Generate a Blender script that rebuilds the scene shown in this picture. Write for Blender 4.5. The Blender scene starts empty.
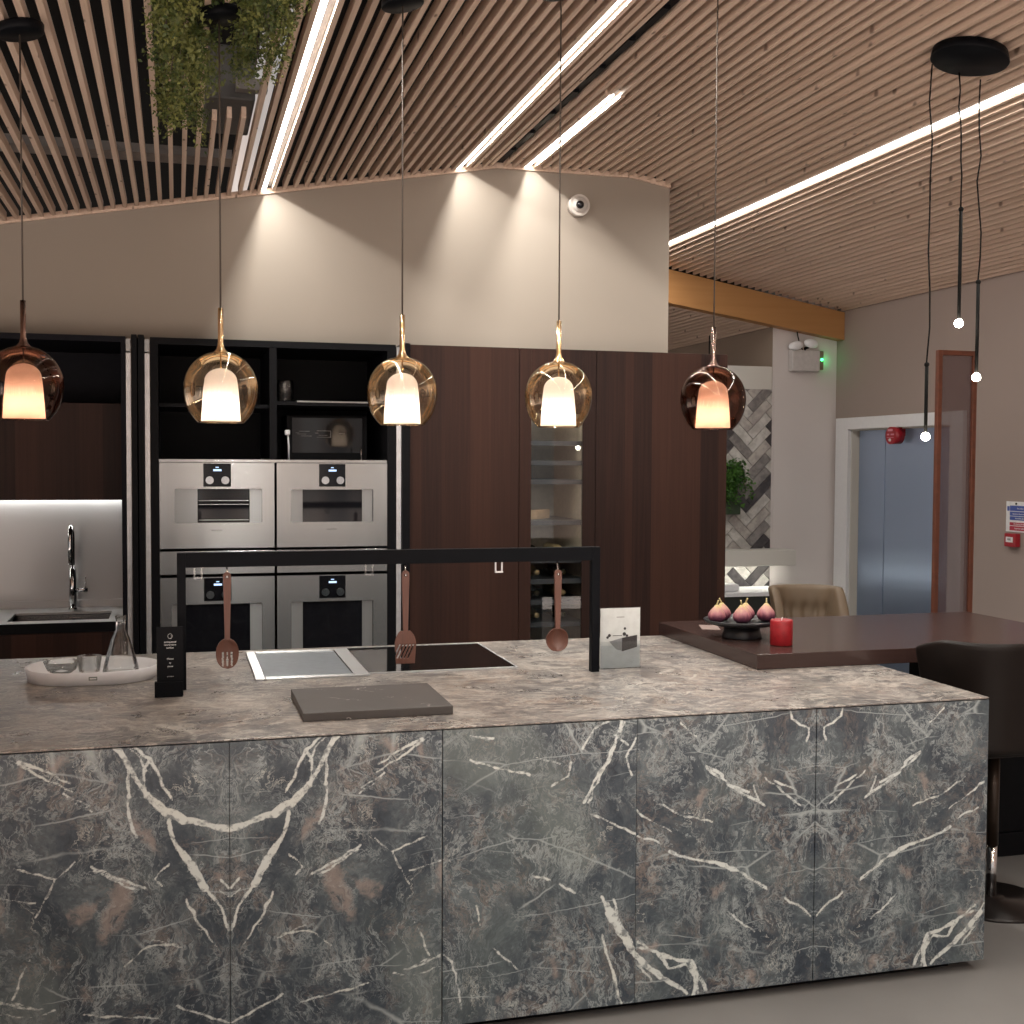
import bpy, bmesh, math, random
import numpy as np
from mathutils import Vector, Matrix
random.seed(7); rng = np.random.default_rng(7)
S = bpy.context.scene; COL = S.collection; PI = math.pi

# ------------------------------------------------------------------ helpers
def newbm(): return bmesh.new()

def add_box(bm, x0, x1, y0, y1, z0, z1, bev=0.0, mi=0, seg=2):
    r = bmesh.ops.create_cube(bm, size=1.0); vs = r['verts']
    bmesh.ops.scale(bm, vec=(abs(x1-x0), abs(y1-y0), abs(z1-z0)), verts=vs)
    bmesh.ops.translate(bm, vec=((x0+x1)/2, (y0+y1)/2, (z0+z1)/2), verts=vs)
    fs = list({f for v in vs for f in v.link_faces})
    for f in fs: f.material_index = mi
    if bev > 0:
        es = list({e for v in vs for e in v.link_edges})
        g = bmesh.ops.bevel(bm, geom=es, offset=bev, segments=seg, affect='EDGES', profile=0.5)
        for f in g['faces']: f.material_index = mi
    return bm

def add_cyl(bm, c, r, h, axis='Z', seg=24, r2=None, mi=0, smooth=True):
    """closed cylinder / cone from c along axis for h"""
    r2 = r if r2 is None else r2
    g = bmesh.ops.create_cone(bm, cap_ends=True, segments=seg, radius1=r, radius2=r2, depth=h)
    vs = g['verts']
    bmesh.ops.translate(bm, vec=(0, 0, h/2), verts=vs)
    if axis == 'X': bmesh.ops.rotate(bm, matrix=Matrix.Rotation(PI/2, 3, 'Y'), verts=vs)
    if axis == 'Y': bmesh.ops.rotate(bm, matrix=Matrix.Rotation(-PI/2, 3, 'X'), verts=vs)
    bmesh.ops.translate(bm, vec=c, verts=vs)
    for f in {f for v in vs for f in v.link_faces}:
        f.material_index = mi; f.smooth = smooth and len(f.verts) == 4
    return vs

def add_sphere(bm, c, r, u=20, v=12, sc=(1, 1, 1), mi=0):
    g = bmesh.ops.create_uvsphere(bm, u_segments=u, v_segments=v, radius=r)
    bmesh.ops.scale(bm, vec=sc, verts=g['verts']); bmesh.ops.translate(bm, vec=c, verts=g['verts'])
    for f in {f for w in g['verts'] for f in w.link_faces}: f.smooth = True; f.material_index = mi
    return g['verts']

def add_lathe(bm, prof, c=(0, 0, 0), seg=32, mi=0, smooth=True, sx=1.0, sy=1.0):
    """prof = list of (r, z); r==0 closes to a pole"""
    rings = []
    for r, z in prof:
        if r <= 1e-6: rings.append([bm.verts.new((c[0], c[1], c[2]+z))])
        else: rings.append([bm.verts.new((c[0]+sx*r*math.cos(2*PI*k/seg), c[1]+sy*r*math.sin(2*PI*k/seg), c[2]+z)) for k in range(seg)])
    for a, b in zip(rings, rings[1:]):
        for k in range(seg):
            k2 = (k+1) % seg
            if len(a) == 1 and len(b) == 1: continue
            if len(a) == 1: q = (a[0], b[k2], b[k])
            elif len(b) == 1: q = (a[k], a[k2], b[0])
            else: q = (a[k], a[k2], b[k2], b[k])
            try:
                f = bm.faces.new(q); f.smooth = smooth; f.material_index = mi
            except ValueError: pass
    return rings

def add_tube(bm, pts, r, seg=10, mi=0, caps=True):
    pts = [Vector(p) for p in pts]; rad = r if isinstance(r, (list, tuple)) else [r]*len(pts)
    rings = []; up = None
    for i, p in enumerate(pts):
        t = (pts[min(i+1, len(pts)-1)]-pts[max(i-1, 0)]).normalized()
        if up is None:
            up = t.orthogonal().normalized()
        else:
            up = (up-t*up.dot(t)).normalized()
        s = t.cross(up)
        rings.append([bm.verts.new(p+rad[i]*(math.cos(2*PI*k/seg)*up+math.sin(2*PI*k/seg)*s)) for k in range(seg)])
    for a, b in zip(rings, rings[1:]):
        for k in range(seg):
            f = bm.faces.new((a[k], a[(k+1) % seg], b[(k+1) % seg], b[k])); f.smooth = True; f.material_index = mi
    if caps:
        f = bm.faces.new(rings[0][::-1]); f.material_index = mi
        f = bm.faces.new(rings[-1]); f.material_index = mi

def add_prism(bm, poly, lo, hi, axis='Y', mi=0, smooth=False):
    """extrude 2-D polygon: axis Y -> poly is (x,z); axis Z -> (x,y); axis X -> (y,z)"""
    def P(a, b, t):
        return {'Y': (a, t, b), 'Z': (a, b, t), 'X': (t, a, b)}[axis]
    A = [bm.verts.new(P(a, b, lo)) for a, b in poly]; B = [bm.verts.new(P(a, b, hi)) for a, b in poly]
    n = len(poly); fs = [bm.faces.new(A), bm.faces.new(B[::-1])]
    for k in range(n):
        f = bm.faces.new((A[k], B[k], B[(k+1) % n], A[(k+1) % n])); f.smooth = smooth; fs.append(f)
    for f in fs: f.material_index = mi
    return fs

def obj(name, bm, mat=None, parent=None, fix=True, smooth=False):
    """link a bmesh as one object; world-space mesh, re-centred on its parent's place"""
    if fix: bmesh.ops.recalc_face_normals(bm, faces=bm.faces)
    me = bpy.data.meshes.new(name)
    off = Vector((0, 0, 0)); p = parent
    while p is not None: off += p.location; p = p.parent
    if parent is not None: bmesh.ops.translate(bm, vec=-off, verts=bm.verts)
    bm.to_mesh(me); bm.free()
    if smooth:
        for q in me.polygons: q.use_smooth = True
    for m in (mat if isinstance(mat, (list, tuple)) else [mat]):
        if m is not None: me.materials.append(m)
    o = bpy.data.objects.new(name, me); COL.objects.link(o)
    if parent is not None: o.parent = parent
    return o

def tag(o, label, cat, group=None):
    o['label'] = label; o['category'] = cat
    if group: o['group'] = group
    return o

def thing(name, loc, label, cat, group=None):
    o = bpy.data.objects.new(name, None); o.empty_display_size = 0.05; COL.objects.link(o)
    o.location = loc
    return tag(o, label, cat, group)

def struct(name, bm, mat, parent=None):
    o = obj(name, bm, mat, parent)
    if parent is None: o['kind'] = 'structure'
    return o

def dup(root, loc, label, rz=None):
    r = root.copy(); COL.objects.link(r); r.location = loc; r['label'] = label
    if rz is not None: r.rotation_euler = (0, 0, rz)
    for ch in list(root.children):
        c = ch.copy(); COL.objects.link(c); c.parent = r
        for g in list(ch.children):
            d = g.copy(); COL.objects.link(d); d.parent = c
    return r

def text_bm(body, size, place, ax='XZ', align='CENTER', extrude=0.0004):
    cu = bpy.data.curves.new('lettering', 'FONT'); cu.body = body; cu.size = size
    cu.align_x = align; cu.align_y = 'CENTER'; cu.extrude = extrude; cu.resolution_u = 3
    t = bpy.data.objects.new('lettering', cu); COL.objects.link(t)
    bpy.context.view_layer.update()
    me = bpy.data.meshes.new_from_object(t)
    bm = bmesh.new(); bm.from_mesh(me)
    bpy.data.objects.remove(t); bpy.data.curves.remove(cu); bpy.data.meshes.remove(me)
    if ax == 'XZ': M = Matrix(((1, 0, 0), (0, 0, -1), (0, 1, 0)))
    else: M = Matrix(((0, 0, -1), (-1, 0, 0), (0, 1, 0)))      # faces -X, reads along -Y
    bmesh.ops.transform(bm, matrix=M.to_4x4(), verts=bm.verts)
    bmesh.ops.translate(bm, vec=place, verts=bm.verts)
    return bm

# ------------------------------------------------------------------ materials
class NT:
    def __init__(s, name):
        s.m = bpy.data.materials.new(name); s.m.use_nodes = True; s.t = s.m.node_tree; s.t.nodes.clear()
        s.out = s.n('ShaderNodeOutputMaterial')
    def n(s, kind, ins=None, **kw):
        nd = s.t.nodes.new(kind)
        for k, v in kw.items(): setattr(nd, k, v)
        for k, v in (ins or {}).items():
            sock = nd.inputs[k]
            if isinstance(v, bpy.types.NodeSocket): s.t.links.new(v, sock)
            elif isinstance(v, bpy.types.Node): s.t.links.new(v.outputs[0], sock)
            else:
                if hasattr(sock.default_value, '__len__') and not hasattr(v, '__len__'): v = (v,)*len(sock.default_value)
                if sock.type == 'RGBA' and len(v) == 3: v = (*v, 1)
                sock.default_value = v
        return nd
    def math(s, op, a, b=0.0, c=None, clamp=False):
        d = {0: a, 1: b}
        if c is not None: d[2] = c
        return s.n('ShaderNodeMath', d, operation=op, use_clamp=clamp).outputs[0]
    def mapr(s, v, a, b, c, d, smooth=True):
        return s.n('ShaderNodeMapRange', {0: v, 1: a, 2: b, 3: c, 4: d}, interpolation_type='SMOOTHSTEP' if smooth else 'LINEAR').outputs[0]
    def mix(s, f, a, b, mode='MIX'):
        nd = s.n('ShaderNodeMix', data_type='RGBA', blend_type=mode)
        for sock, v in ((nd.inputs[0], f), (nd.inputs[6], a), (nd.inputs[7], b)):
            if isinstance(v, bpy.types.NodeSocket): s.t.links.new(v, sock)
            elif hasattr(v, '__len__'): sock.default_value = (*v, 1) if len(v) == 3 else v
            else: sock.default_value = v
        return nd.outputs[2]
    def noise(s, vec, scale, detail=4, rough=0.5, dist=0.0, out=0):
        d = {'Scale': scale, 'Detail': detail, 'Roughness': rough, 'Distortion': dist}
        if vec is not None: d['Vector'] = vec
        return s.n('ShaderNodeTexNoise', d).outputs[out]
    def map(s, vec, scale=(1, 1, 1), loc=(0, 0, 0)):
        return s.n('ShaderNodeMapping', {'Vector': vec, 'Scale': scale, 'Location': loc}).outputs[0]
    def coord(s, which='Object'): return s.n('ShaderNodeTexCoord').outputs[which]
    def pos(s): return s.n('ShaderNodeNewGeometry').outputs['Position']
    def ramp(s, f, stops):
        nd = s.n('ShaderNodeValToRGB', {0: f}); e = nd.color_ramp.elements
        while len(e) < len(stops): e.new(0.5)
        for k, (p, c) in enumerate(stops): e[k].position = p; e[k].color = (*c, 1)
        return nd.outputs[0]
    def bump(s, h, strength, dist=0.01):
        return s.n('ShaderNodeBump', {'Height': h, 'Strength': strength, 'Distance': dist}).outputs[0]
    def bsdf(s, color, rough=0.5, metal=0.0, normal=None, **kw):
        d = {'Base Color': color, 'Roughness': rough, 'Metallic': metal}
        if normal is not None: d['Normal'] = normal
        d.update(kw)
        b = s.n('ShaderNodeBsdfPrincipled', d)
        return b.outputs[0]
    def done(s, shader): s.t.links.new(shader, s.out.inputs[0]); return s.m

def plain(name, col, rough=0.5, metal=0.0, vary=0.06, scale=30, bump=0.0, **kw):
    t = NT(name); v = t.noise(t.coord(), scale, 4)
    c = t.mix(t.mapr(v, 0.3, 0.7, 0, 1), tuple(x*(1-vary) for x in col), tuple(min(1, x*(1+vary)) for x in col))
    nrm = t.bump(v, bump) if bump else None
    return t.done(t.bsdf(c, rough, metal, nrm, **kw))

def emit(name, col, strength):
    t = NT(name)
    return t.done(t.n('ShaderNodeEmission', {'Color': col, 'Strength': strength}).outputs[0])

M = {}
LO = {'Specular IOR Level': 0.10}
M['black'] = plain('black_lacquer', (0.0050, 0.0053, 0.0068), 0.5, **LO)
M['black_metal'] = plain('black_metal', (0.0036, 0.0042, 0.0058), 0.45, vary=0.1, **{'Specular IOR Level': 0.08})
M['black_inside'] = plain('black_interior', (0.008, 0.008, 0.012), 0.55, **LO)
M['white'] = plain('white_paint', (0.76, 0.76, 0.78), 0.5, vary=0.015)
M['white_gloss'] = plain('white_ceramic', (0.86, 0.87, 0.90), 0.3, vary=0.02)
M['chrome'] = plain('chrome', (0.75, 0.75, 0.76), 0.08, 1.0, 0.02)
M['gold'] = plain('polished_brass', (0.85, 0.62, 0.36), 0.16, 1.0, 0.02)
M['copper_dark'] = plain('dark_copper', (0.20, 0.13, 0.11), 0.16, 1.0, 0.02)
M['cord'] = plain('cord_black', (0.005, 0.005, 0.005), 0.7, **{'Specular IOR Level': 0.1})
M['cord_brown'] = plain('cord_brown', (0.06, 0.045, 0.035), 0.6)
M['red'] = plain('red_plastic', (0.33, 0.012, 0.022), 0.35)
M['candle'] = plain('red_wax', (0.27, 0.008, 0.013), 0.42, vary=0.12, scale=60)
M['blue'] = plain('sign_blue', (0.06, 0.10, 0.35), 0.5)
M['signred'] = plain('sign_red', (0.40, 0.03, 0.06), 0.5)
M['dark_void'] = plain('void_black', (0.004, 0.004, 0.005), 0.9)
M['galv'] = plain('galvanised', (0.33, 0.31, 0.30), 0.6, 0.3)
M['greybox'] = plain('grey_unit', (0.16, 0.16, 0.16), 0.6)

def mat_wall(name, col):
    t = NT(name); p = t.pos(); a = t.noise(p, 2.0, 3); b = t.noise(p, 220, 2)
    c = t.mix(a, tuple(x*0.97 for x in col), tuple(min(1, x*1.03) for x in col))
    return t.done(t.bsdf(c, 0.75, 0, t.bump(b, 0.05, 0.002)))
M['wall_beige'] = mat_wall('wall_beige', (0.315, 0.275, 0.232))
M['wall_taupe'] = mat_wall('wall_taupe', (0.325, 0.262, 0.235))
M['wall_grey'] = mat_wall('wall_pale_grey', (0.66, 0.615, 0.605))
M['wall_white'] = mat_wall('wall_warm_white', (0.62, 0.60, 0.56))
M['wall_shade_brown'] = mat_wall('wall_shade_brown', (0.30, 0.235, 0.185))  # brown stands for shade on the return wall, baked into the colour

def mat_floor():
    t = NT('floor_resin'); p = t.pos()
    a = t.noise(p, 1.3, 6, 0.6); b = t.noise(p, 30, 3)
    c = t.mix(t.mapr(a, 0.3, 0.7, 0, 1), (0.185, 0.178, 0.172), (0.225, 0.217, 0.208))
    c = t.mix(t.math('MULTIPLY', b, 0.15), c, (0.16, 0.153, 0.147))
    return t.done(t.bsdf(c, t.mapr(a, 0.3, 0.7, 0.28, 0.4), 0))
M['floor'] = mat_floor()

def mat_pine():
    t = NT('pine_slats'); p = t.pos()
    g = t.noise(t.map(p, (60, 1.4, 60)), 1.0, 5, 0.6)
    sl = t.n('ShaderNodeTexWhiteNoise', {'W': t.math('FLOOR', t.math('DIVIDE', t.n('ShaderNodeSeparateXYZ', {0: p}).outputs[0], 0.0602))}, noise_dimensions='1D').outputs[0]
    c = t.mix(t.mapr(g, 0.3, 0.7, 0, 1), (0.62, 0.465, 0.36), (0.76, 0.60, 0.485))
    c = t.mix(t.math('MULTIPLY', sl, 0.30), c, (0.50, 0.36, 0.275))
    k = t.n('ShaderNodeTexVoronoi', {'Vector': t.map(p, (16.6, 6.0, 6)), 'Scale': 1.0}).outputs['Distance']
    c = t.mix(t.mapr(k, 0.05, 0.15, 0.85, 0), c, (0.12, 0.065, 0.04))
    return t.done(t.bsdf(c, 0.6))
M['pine'] = mat_pine()
M['beam'] = None
def mat_beam():
    t = NT('glulam_beam'); p = t.pos(); g = t.noise(t.map(p, (1.2, 30, 30)), 1.0, 4)
    return t.done(t.bsdf(t.mix(g, (0.36, 0.17, 0.055), (0.45, 0.23, 0.085)), 0.5))
M['beam'] = mat_beam()

def mat_walnut(name, lo, hi, axis=0, strip=0.118, rough=0.42, amp=1.0, off=0.0, spec=0.12):
    """veneer laid in strips across `axis`, grain along the other direction"""
    t = NT(name); p = t.pos(); xyz = t.n('ShaderNodeSeparateXYZ', {0: p})
    u = xyz.outputs[axis]
    w = t.math('ADD', t.math('DIVIDE', u, strip), t.math('MULTIPLY', t.n('ShaderNodeTexWhiteNoise', {'W': t.math('FLOOR', t.math('DIVIDE', u, strip*3))}, noise_dimensions='1D').outputs[0], 1.4))
    idx = t.math('FLOOR', t.math('ADD', w, off))
    tone = t.n('ShaderNodeTexWhiteNoise', {'W': idx}, noise_dimensions='1D').outputs[0]
    sc = (70, 70, 1.6) if axis == 0 else (1.6, 60, 60)
    g = t.noise(t.map(p, sc, (0, 0, 0)), 1.0, 5, 0.6)
    f = t.math('ADD', t.math('MULTIPLY', tone, 0.8*amp), t.math('MULTIPLY', t.mapr(g, 0.3, 0.7, 0, 1), 0.3))
    c = t.mix(t.math('MINIMUM', f, 1.0), lo, hi)
    return t.done(t.bsdf(c, rough, 0, t.bump(g, 0.04, 0.002), **{'Specular IOR Level': spec}))
M['walnut'] = mat_walnut('dark_walnut_veneer', (0.019, 0.0115, 0.0105), (0.052, 0.0245, 0.0180))
M['walnut_lo'] = mat_walnut('smoked_walnut_veneer', (0.020, 0.0125, 0.012), (0.040, 0.022, 0.019))
M['table'] = mat_walnut('walnut_table', (0.032, 0.0175, 0.0155), (0.060, 0.034, 0.0295), axis=1, strip=0.13, rough=0.22, amp=0.7, spec=0.45)

def mat_steel(name='brushed_steel', base=(0.40, 0.405, 0.405), rough=0.22, vertical=False):
    t = NT(name); p = t.pos()
    g = t.noise(t.map(p, (500, 500, 3) if vertical else (3, 3, 500)), 1.0, 3, 0.6)
    r = t.mapr(g, 0.2, 0.8, rough-0.015, rough+0.02)
    c = t.mix(g, tuple(x*0.96 for x in base), tuple(min(1, x*1.03) for x in base))
    tg = t.n('ShaderNodeCombineXYZ', {0: 0.0 if vertical else 1.0, 2: 1.0 if vertical else 0.0}).outputs[0]
    return t.done(t.bsdf(c, r, 1.0, None, **{'Anisotropic': 0.85, 'Anisotropic Rotation': 0.25, 'Tangent': tg}))
M['steel'] = mat_steel()
M['steel_pale'] = mat_steel('pale_steel', (0.52, 0.525, 0.53), 0.36)
M['steel_dark'] = mat_steel('steel_recess', (0.32, 0.325, 0.325), 0.3)
M['edge'] = plain('aluminium_edge', (0.62, 0.62, 0.63), 0.4, 0.6)

def mat_thin_glass(name, tint, refl_col, base=0.06, rough=0.02, blend=0.25):
    t = NT(name)
    lw = t.n('ShaderNodeLayerWeight', {'Blend': blend}).outputs['Fresnel']
    f = t.math('MINIMUM', t.math('ADD', lw, base), 0.9)
    tr = t.n('ShaderNodeBsdfTransparent', {'Color': tint}).outputs[0]
    gl = t.n('ShaderNodeBsdfGlossy', {'Color': refl_col, 'Roughness': rough}).outputs[0]
    return t.done(t.n('ShaderNodeMixShader', {0: f, 1: tr, 2: gl}).outputs[0])
M['glass_gold'] = mat_thin_glass('gold_tinted_glass', (0.86, 0.79, 0.70), (0.95, 0.86, 0.72), 0.09, 0.012, 0.22)
M['glass_copper'] = mat_thin_glass('copper_tinted_glass', (0.40, 0.225, 0.165), (0.62, 0.54, 0.50), 0.06, 0.012, 0.2)
M['glass_clear'] = mat_thin_glass('clear_glass', (0.955, 0.965, 0.965), (1, 1, 1), 0.03, 0.01, 0.2)
M['glass_dark'] = None
def mat_darkglass(name, col=(0.006, 0.006, 0.008), rough=0.04):
    t = NT(name); n = t.noise(t.coord(), 3.0, 2)
    return t.done(t.bsdf(t.mix(n, col, tuple(x*1.5 for x in col)), rough, 0, None, **{'IOR': 1.5}))
M['glass_dark'] = mat_darkglass('black_glass')
M['hob'] = mat_darkglass('hob_glass', (0.004, 0.004, 0.004), 0.03)

def mat_opal():
    t = NT('opal_glass')
    d = t.n('ShaderNodeBsdfDiffuse', {'Color': (0.86, 0.84, 0.83)}).outputs[0]
    tr = t.n('ShaderNodeBsdfTranslucent', {'Color': (0.95, 0.90, 0.88)}).outputs[0]
    return t.done(t.n('ShaderNodeMixShader', {0: 0.6, 1: d, 2: tr}).outputs[0])
M['opal'] = mat_opal()

def mat_leather(name, col):
    t = NT(name); p = t.coord(); v = t.noise(p, 8, 3); g = t.noise(p, 260, 2)
    c = t.mix(v, tuple(x*0.85 for x in col), tuple(x*1.12 for x in col))
    return t.done(t.bsdf(c, 0.46, 0, t.bump(g, 0.12, 0.002), **{'Specular IOR Level': 0.22}))
M['leather'] = mat_leather('brown_leather', (0.085, 0.058, 0.040))
M['leather_dark'] = mat_leather('dark_brown_leather', (0.0085, 0.0055, 0.0045))
M['leather_tan'] = mat_leather('taupe_leather', (0.115, 0.082, 0.054))

def mat_spoon():
    t = NT('cherry_wood'); p = t.coord(); g = t.noise(t.map(p, (120, 120, 8)), 1.0, 4)
    return t.done(t.bsdf(t.mix(g, (0.085, 0.032, 0.022), (0.16, 0.068, 0.046)), 0.45))
M['spoon'] = mat_spoon()

# --- marble: node noise in the stone's own (book-matched) coordinates + veins stored as distances
def mat_marble(name, top=False):
    t = NT(name)
    uv = t.n('ShaderNodeUVMap', uv_map='stone').outputs[0]
    w1 = t.n('ShaderNodeTexNoise', {'Vector': uv, 'Scale': 2.3, 'Detail': 5.0, 'Roughness': 0.6}).outputs['Color']
    w = t.n('ShaderNodeVectorMath', {0: w1, 1: (0.5, 0.5, 0.5)}, operation='SUBTRACT').outputs[0]
    w = t.n('ShaderNodeVectorMath', {0: w, 'Scale': 0.42}, operation='SCALE').outputs[0]
    w = t.n('ShaderNodeVectorMath', {0: w, 'Scale': 0.55}, operation='SCALE').outputs[0] if False else w
    uw = t.n('ShaderNodeVectorMath', {0: uv, 1: w}, operation='ADD').outputs[0]
    rot = t.n('ShaderNodeMapping', {'Vector': uw, 'Rotation': (0, 0, 0.62 if not top else 0.5), 'Scale': (1.0, 0.42, 1.0) if not top else (0.8, 0.5, 1.0)}).outputs[0]
    big = t.noise(uw, 2.2, 5, 0.6); mid = t.noise(rot, 9, 9, 0.72); fine = t.noise(uw, 75, 6, 0.75)
    grain = t.math('ADD', t.math('MULTIPLY', mid, 0.62), t.math('ADD', t.math('MULTIPLY', big, 0.18), t.math('MULTIPLY', fine, 0.20)))
    if not top:
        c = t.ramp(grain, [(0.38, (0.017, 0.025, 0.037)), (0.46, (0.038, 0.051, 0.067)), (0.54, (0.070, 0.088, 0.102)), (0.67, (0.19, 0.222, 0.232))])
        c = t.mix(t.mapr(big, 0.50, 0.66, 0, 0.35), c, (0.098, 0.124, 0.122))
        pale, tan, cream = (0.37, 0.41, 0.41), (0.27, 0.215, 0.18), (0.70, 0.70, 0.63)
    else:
        c = t.ramp(grain, [(0.38, (0.075, 0.069, 0.071)), (0.46, (0.128, 0.116, 0.111)), (0.53, (0.190, 0.168, 0.154)), (0.63, (0.41, 0.36, 0.32))])  # lighter, warmer copy of the stone: pendant light and reflections baked in
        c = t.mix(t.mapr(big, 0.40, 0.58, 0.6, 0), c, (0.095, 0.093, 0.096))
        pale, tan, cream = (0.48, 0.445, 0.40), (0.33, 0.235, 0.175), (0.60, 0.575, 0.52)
    if top:
        stk = t.noise(t.n('ShaderNodeMapping', {'Vector': uw, 'Rotation': (0, 0, 0.25), 'Scale': (9, 48, 1)}).outputs[0], 1.0, 6, 0.7)
        c = t.mix(t.mapr(stk, 0.52, 0.61, 0, 0.75), c, (0.47, 0.42, 0.37)); c = t.mix(t.mapr(stk, 0.45, 0.37, 0, 0.6), c, (0.085, 0.078, 0.080))
    def ridge(scale, width, amt, col, mscale, lo, hi, vec, c, detail=5, rough=0.55, dist=0.0, off=0.0):
        n = t.noise(vec, scale, detail, rough, dist)
        r = t.math('ABSOLUTE', t.math('SUBTRACT', n, 0.5+off))
        line = t.mapr(r, 0.0, width, 1, 0)
        mask = t.mapr(t.noise(uv, mscale, 4, 0.6), lo, hi, 0, amt)
        return t.mix(t.math('MULTIPLY', line, mask), c, col)
    c = ridge(5.0, 0.032, 0.50, tan, 3.0, 0.46, 0.62, rot, c, 9, 0.75)
    c = ridge(4.0, 0.020, 0.75, pale, 3.3, 0.42, 0.60, rot, c, 10, 0.72, 0.0, 0.03)
    c = ridge(11., 0.026, 0.72, pale, 5.0, 0.44, 0.62, rot, c, 8, 0.72)
    c = ridge(7.0, 0.009, 0.55, cream, 3.6, 0.50, 0.62, rot, c, 7, 0.66, 0.0, -0.02)
    c = ridge(26., 0.035, 0.60, pale, 6.0, 0.42, 0.62, rot, c, 6, 0.7)
    c = ridge(19., 0.030, 0.38, tan, 4.5, 0.48, 0.64, uw, c, 6, 0.7)
    # long straight fractures
    for ang, sc, ml in ((0.45, 3.0, 2.7), (-0.75, 2.4, 3.4)):
        rr = t.n('ShaderNodeMapping', {'Vector': t.n('ShaderNodeVectorMath', {0: uv, 1: t.n('ShaderNodeVectorMath', {0: w, 'Scale': 0.16}, operation='SCALE').outputs[0]}, operation='ADD').outputs[0], 'Rotation': (0, 0, ang), 'Scale': (0.55, 2.2, 1.0)}).outputs[0]
        vo = t.n('ShaderNodeTexVoronoi', {'Vector': rr, 'Scale': sc}, feature='DISTANCE_TO_EDGE').outputs['Distance']
        c = t.mix(t.math('MULTIPLY', t.mapr(vo, 0.0, 0.012, 0.8, 0), t.mapr(t.noise(uv, ml, 3), 0.48, 0.58, 0, 1)), c, pale)
    jlo = t.math('MULTIPLY', t.math('SUBTRACT', t.noise(uv, 17, 3, 0.6), 0.5), 0.010)
    jit = t.math('MULTIPLY', t.math('SUBTRACT', t.noise(uv, 60, 5, 0.75), 0.5), 0.011)
    tanD = t.n('ShaderNodeAttribute', attribute_name='tan_patch').outputs['Fac']
    c = t.mix(t.math('MULTIPLY', t.mapr(t.math('ADD', tanD, t.math('MULTIPLY', jit, 5.0)), -0.012, 0.012, 1.0, 0), t.mapr(mid, 0.45, 0.56, 0.0, 0.6)), c, (0.34, 0.275, 0.24))
    greenD = t.n('ShaderNodeAttribute', attribute_name='green_band').outputs['Fac']
    c = t.mix(t.mapr(t.math('ADD', greenD, t.math('MULTIPLY', jit, 4.0)), -0.02, 0.05, 0.3, 0), c, (0.23, 0.265, 0.245))
    vD = t.n('ShaderNodeAttribute', attribute_name='vein').outputs['Fac']
    brk = t.mapr(t.noise(uv, 38, 5, 0.65), 0.36, 0.52, 0.25, 1)
    c = t.mix(t.math('MULTIPLY', t.mapr(t.math('ADD', t.math('ADD', vD, jit), jlo), -0.0012, 0.0020, 1, 0), brk), c, t.mix(t.noise(uv, 5, 2), (0.66, 0.66, 0.58), (0.58, 0.64, 0.66)))
    return t.done(t.bsdf(c, t.mapr(mid, 0.3, 0.7, 0.26, 0.36) if top else 0.34, 0, t.bump(fine, 0.03, 0.002)))
M['marble'] = mat_marble('grey_marble'); M['marble_top_lit'] = mat_marble('grey_marble_worktop_lit', True)

def mat_board():
    t = NT('dark_stone'); p = t.pos(); n = t.noise(p, 9, 6, 0.6)
    v = t.mapr(t.math('ABSOLUTE', t.math('SUBTRACT', t.noise(p, 7, 4, 0.6, 1.0), 0.5)), 0, 0.012, 1, 0)
    m = t.mapr(t.noise(p, 11, 2), 0.55, 0.66, 0, 1)
    c = t.mix(n, (0.055, 0.048, 0.045), (0.085, 0.075, 0.070))
    return t.done(t.bsdf(t.mix(t.math('MULTIPLY', v, m), c, (0.45, 0.40, 0.37)), 0.5))
M['board'] = mat_board()

def mat_leaf(name, a, b):
    t = NT(name); n = t.noise(t.pos(), 14, 3)
    c = t.mix(t.mapr(n, 0.35, 0.65, 0, 1), a, b)
    d = t.bsdf(c, 0.55); tr = t.n('ShaderNodeBsdfTranslucent', {'Color': c}).outputs[0]
    return t.done(t.n('ShaderNodeMixShader', {0: 0.3, 1: d, 2: tr}).outputs[0])
M['leaf'] = mat_leaf('trailing_leaves', (0.04, 0.070, 0.016), (0.20, 0.215, 0.06))
M['moss'] = mat_leaf('green_leaves', (0.03, 0.10, 0.015), (0.09, 0.22, 0.035))

def mat_fig():
    t = NT('fig_skin'); p = t.coord(); z = t.n('ShaderNodeSeparateXYZ', {0: p}).outputs[2]
    st = t.noise(t.map(p, (90, 90, 14)), 1.0, 4)
    f = t.math('ADD', t.math('DIVIDE', z, 0.062), t.math('MULTIPLY', t.math('SUBTRACT', st, 0.5), 0.55))
    c = t.ramp(f, [(0.0, (0.05, 0.012, 0.035)), (0.30, (0.13, 0.032, 0.06)), (0.55, (0.37, 0.145, 0.165)), (0.82, (0.50, 0.29, 0.22)), (0.98, (0.50, 0.41, 0.16))])
    return t.done(t.bsdf(c, 0.5))
M['fig'] = mat_fig()
M['figstem'] = plain('fig_stem', (0.42, 0.34, 0.16), 0.6)

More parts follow.
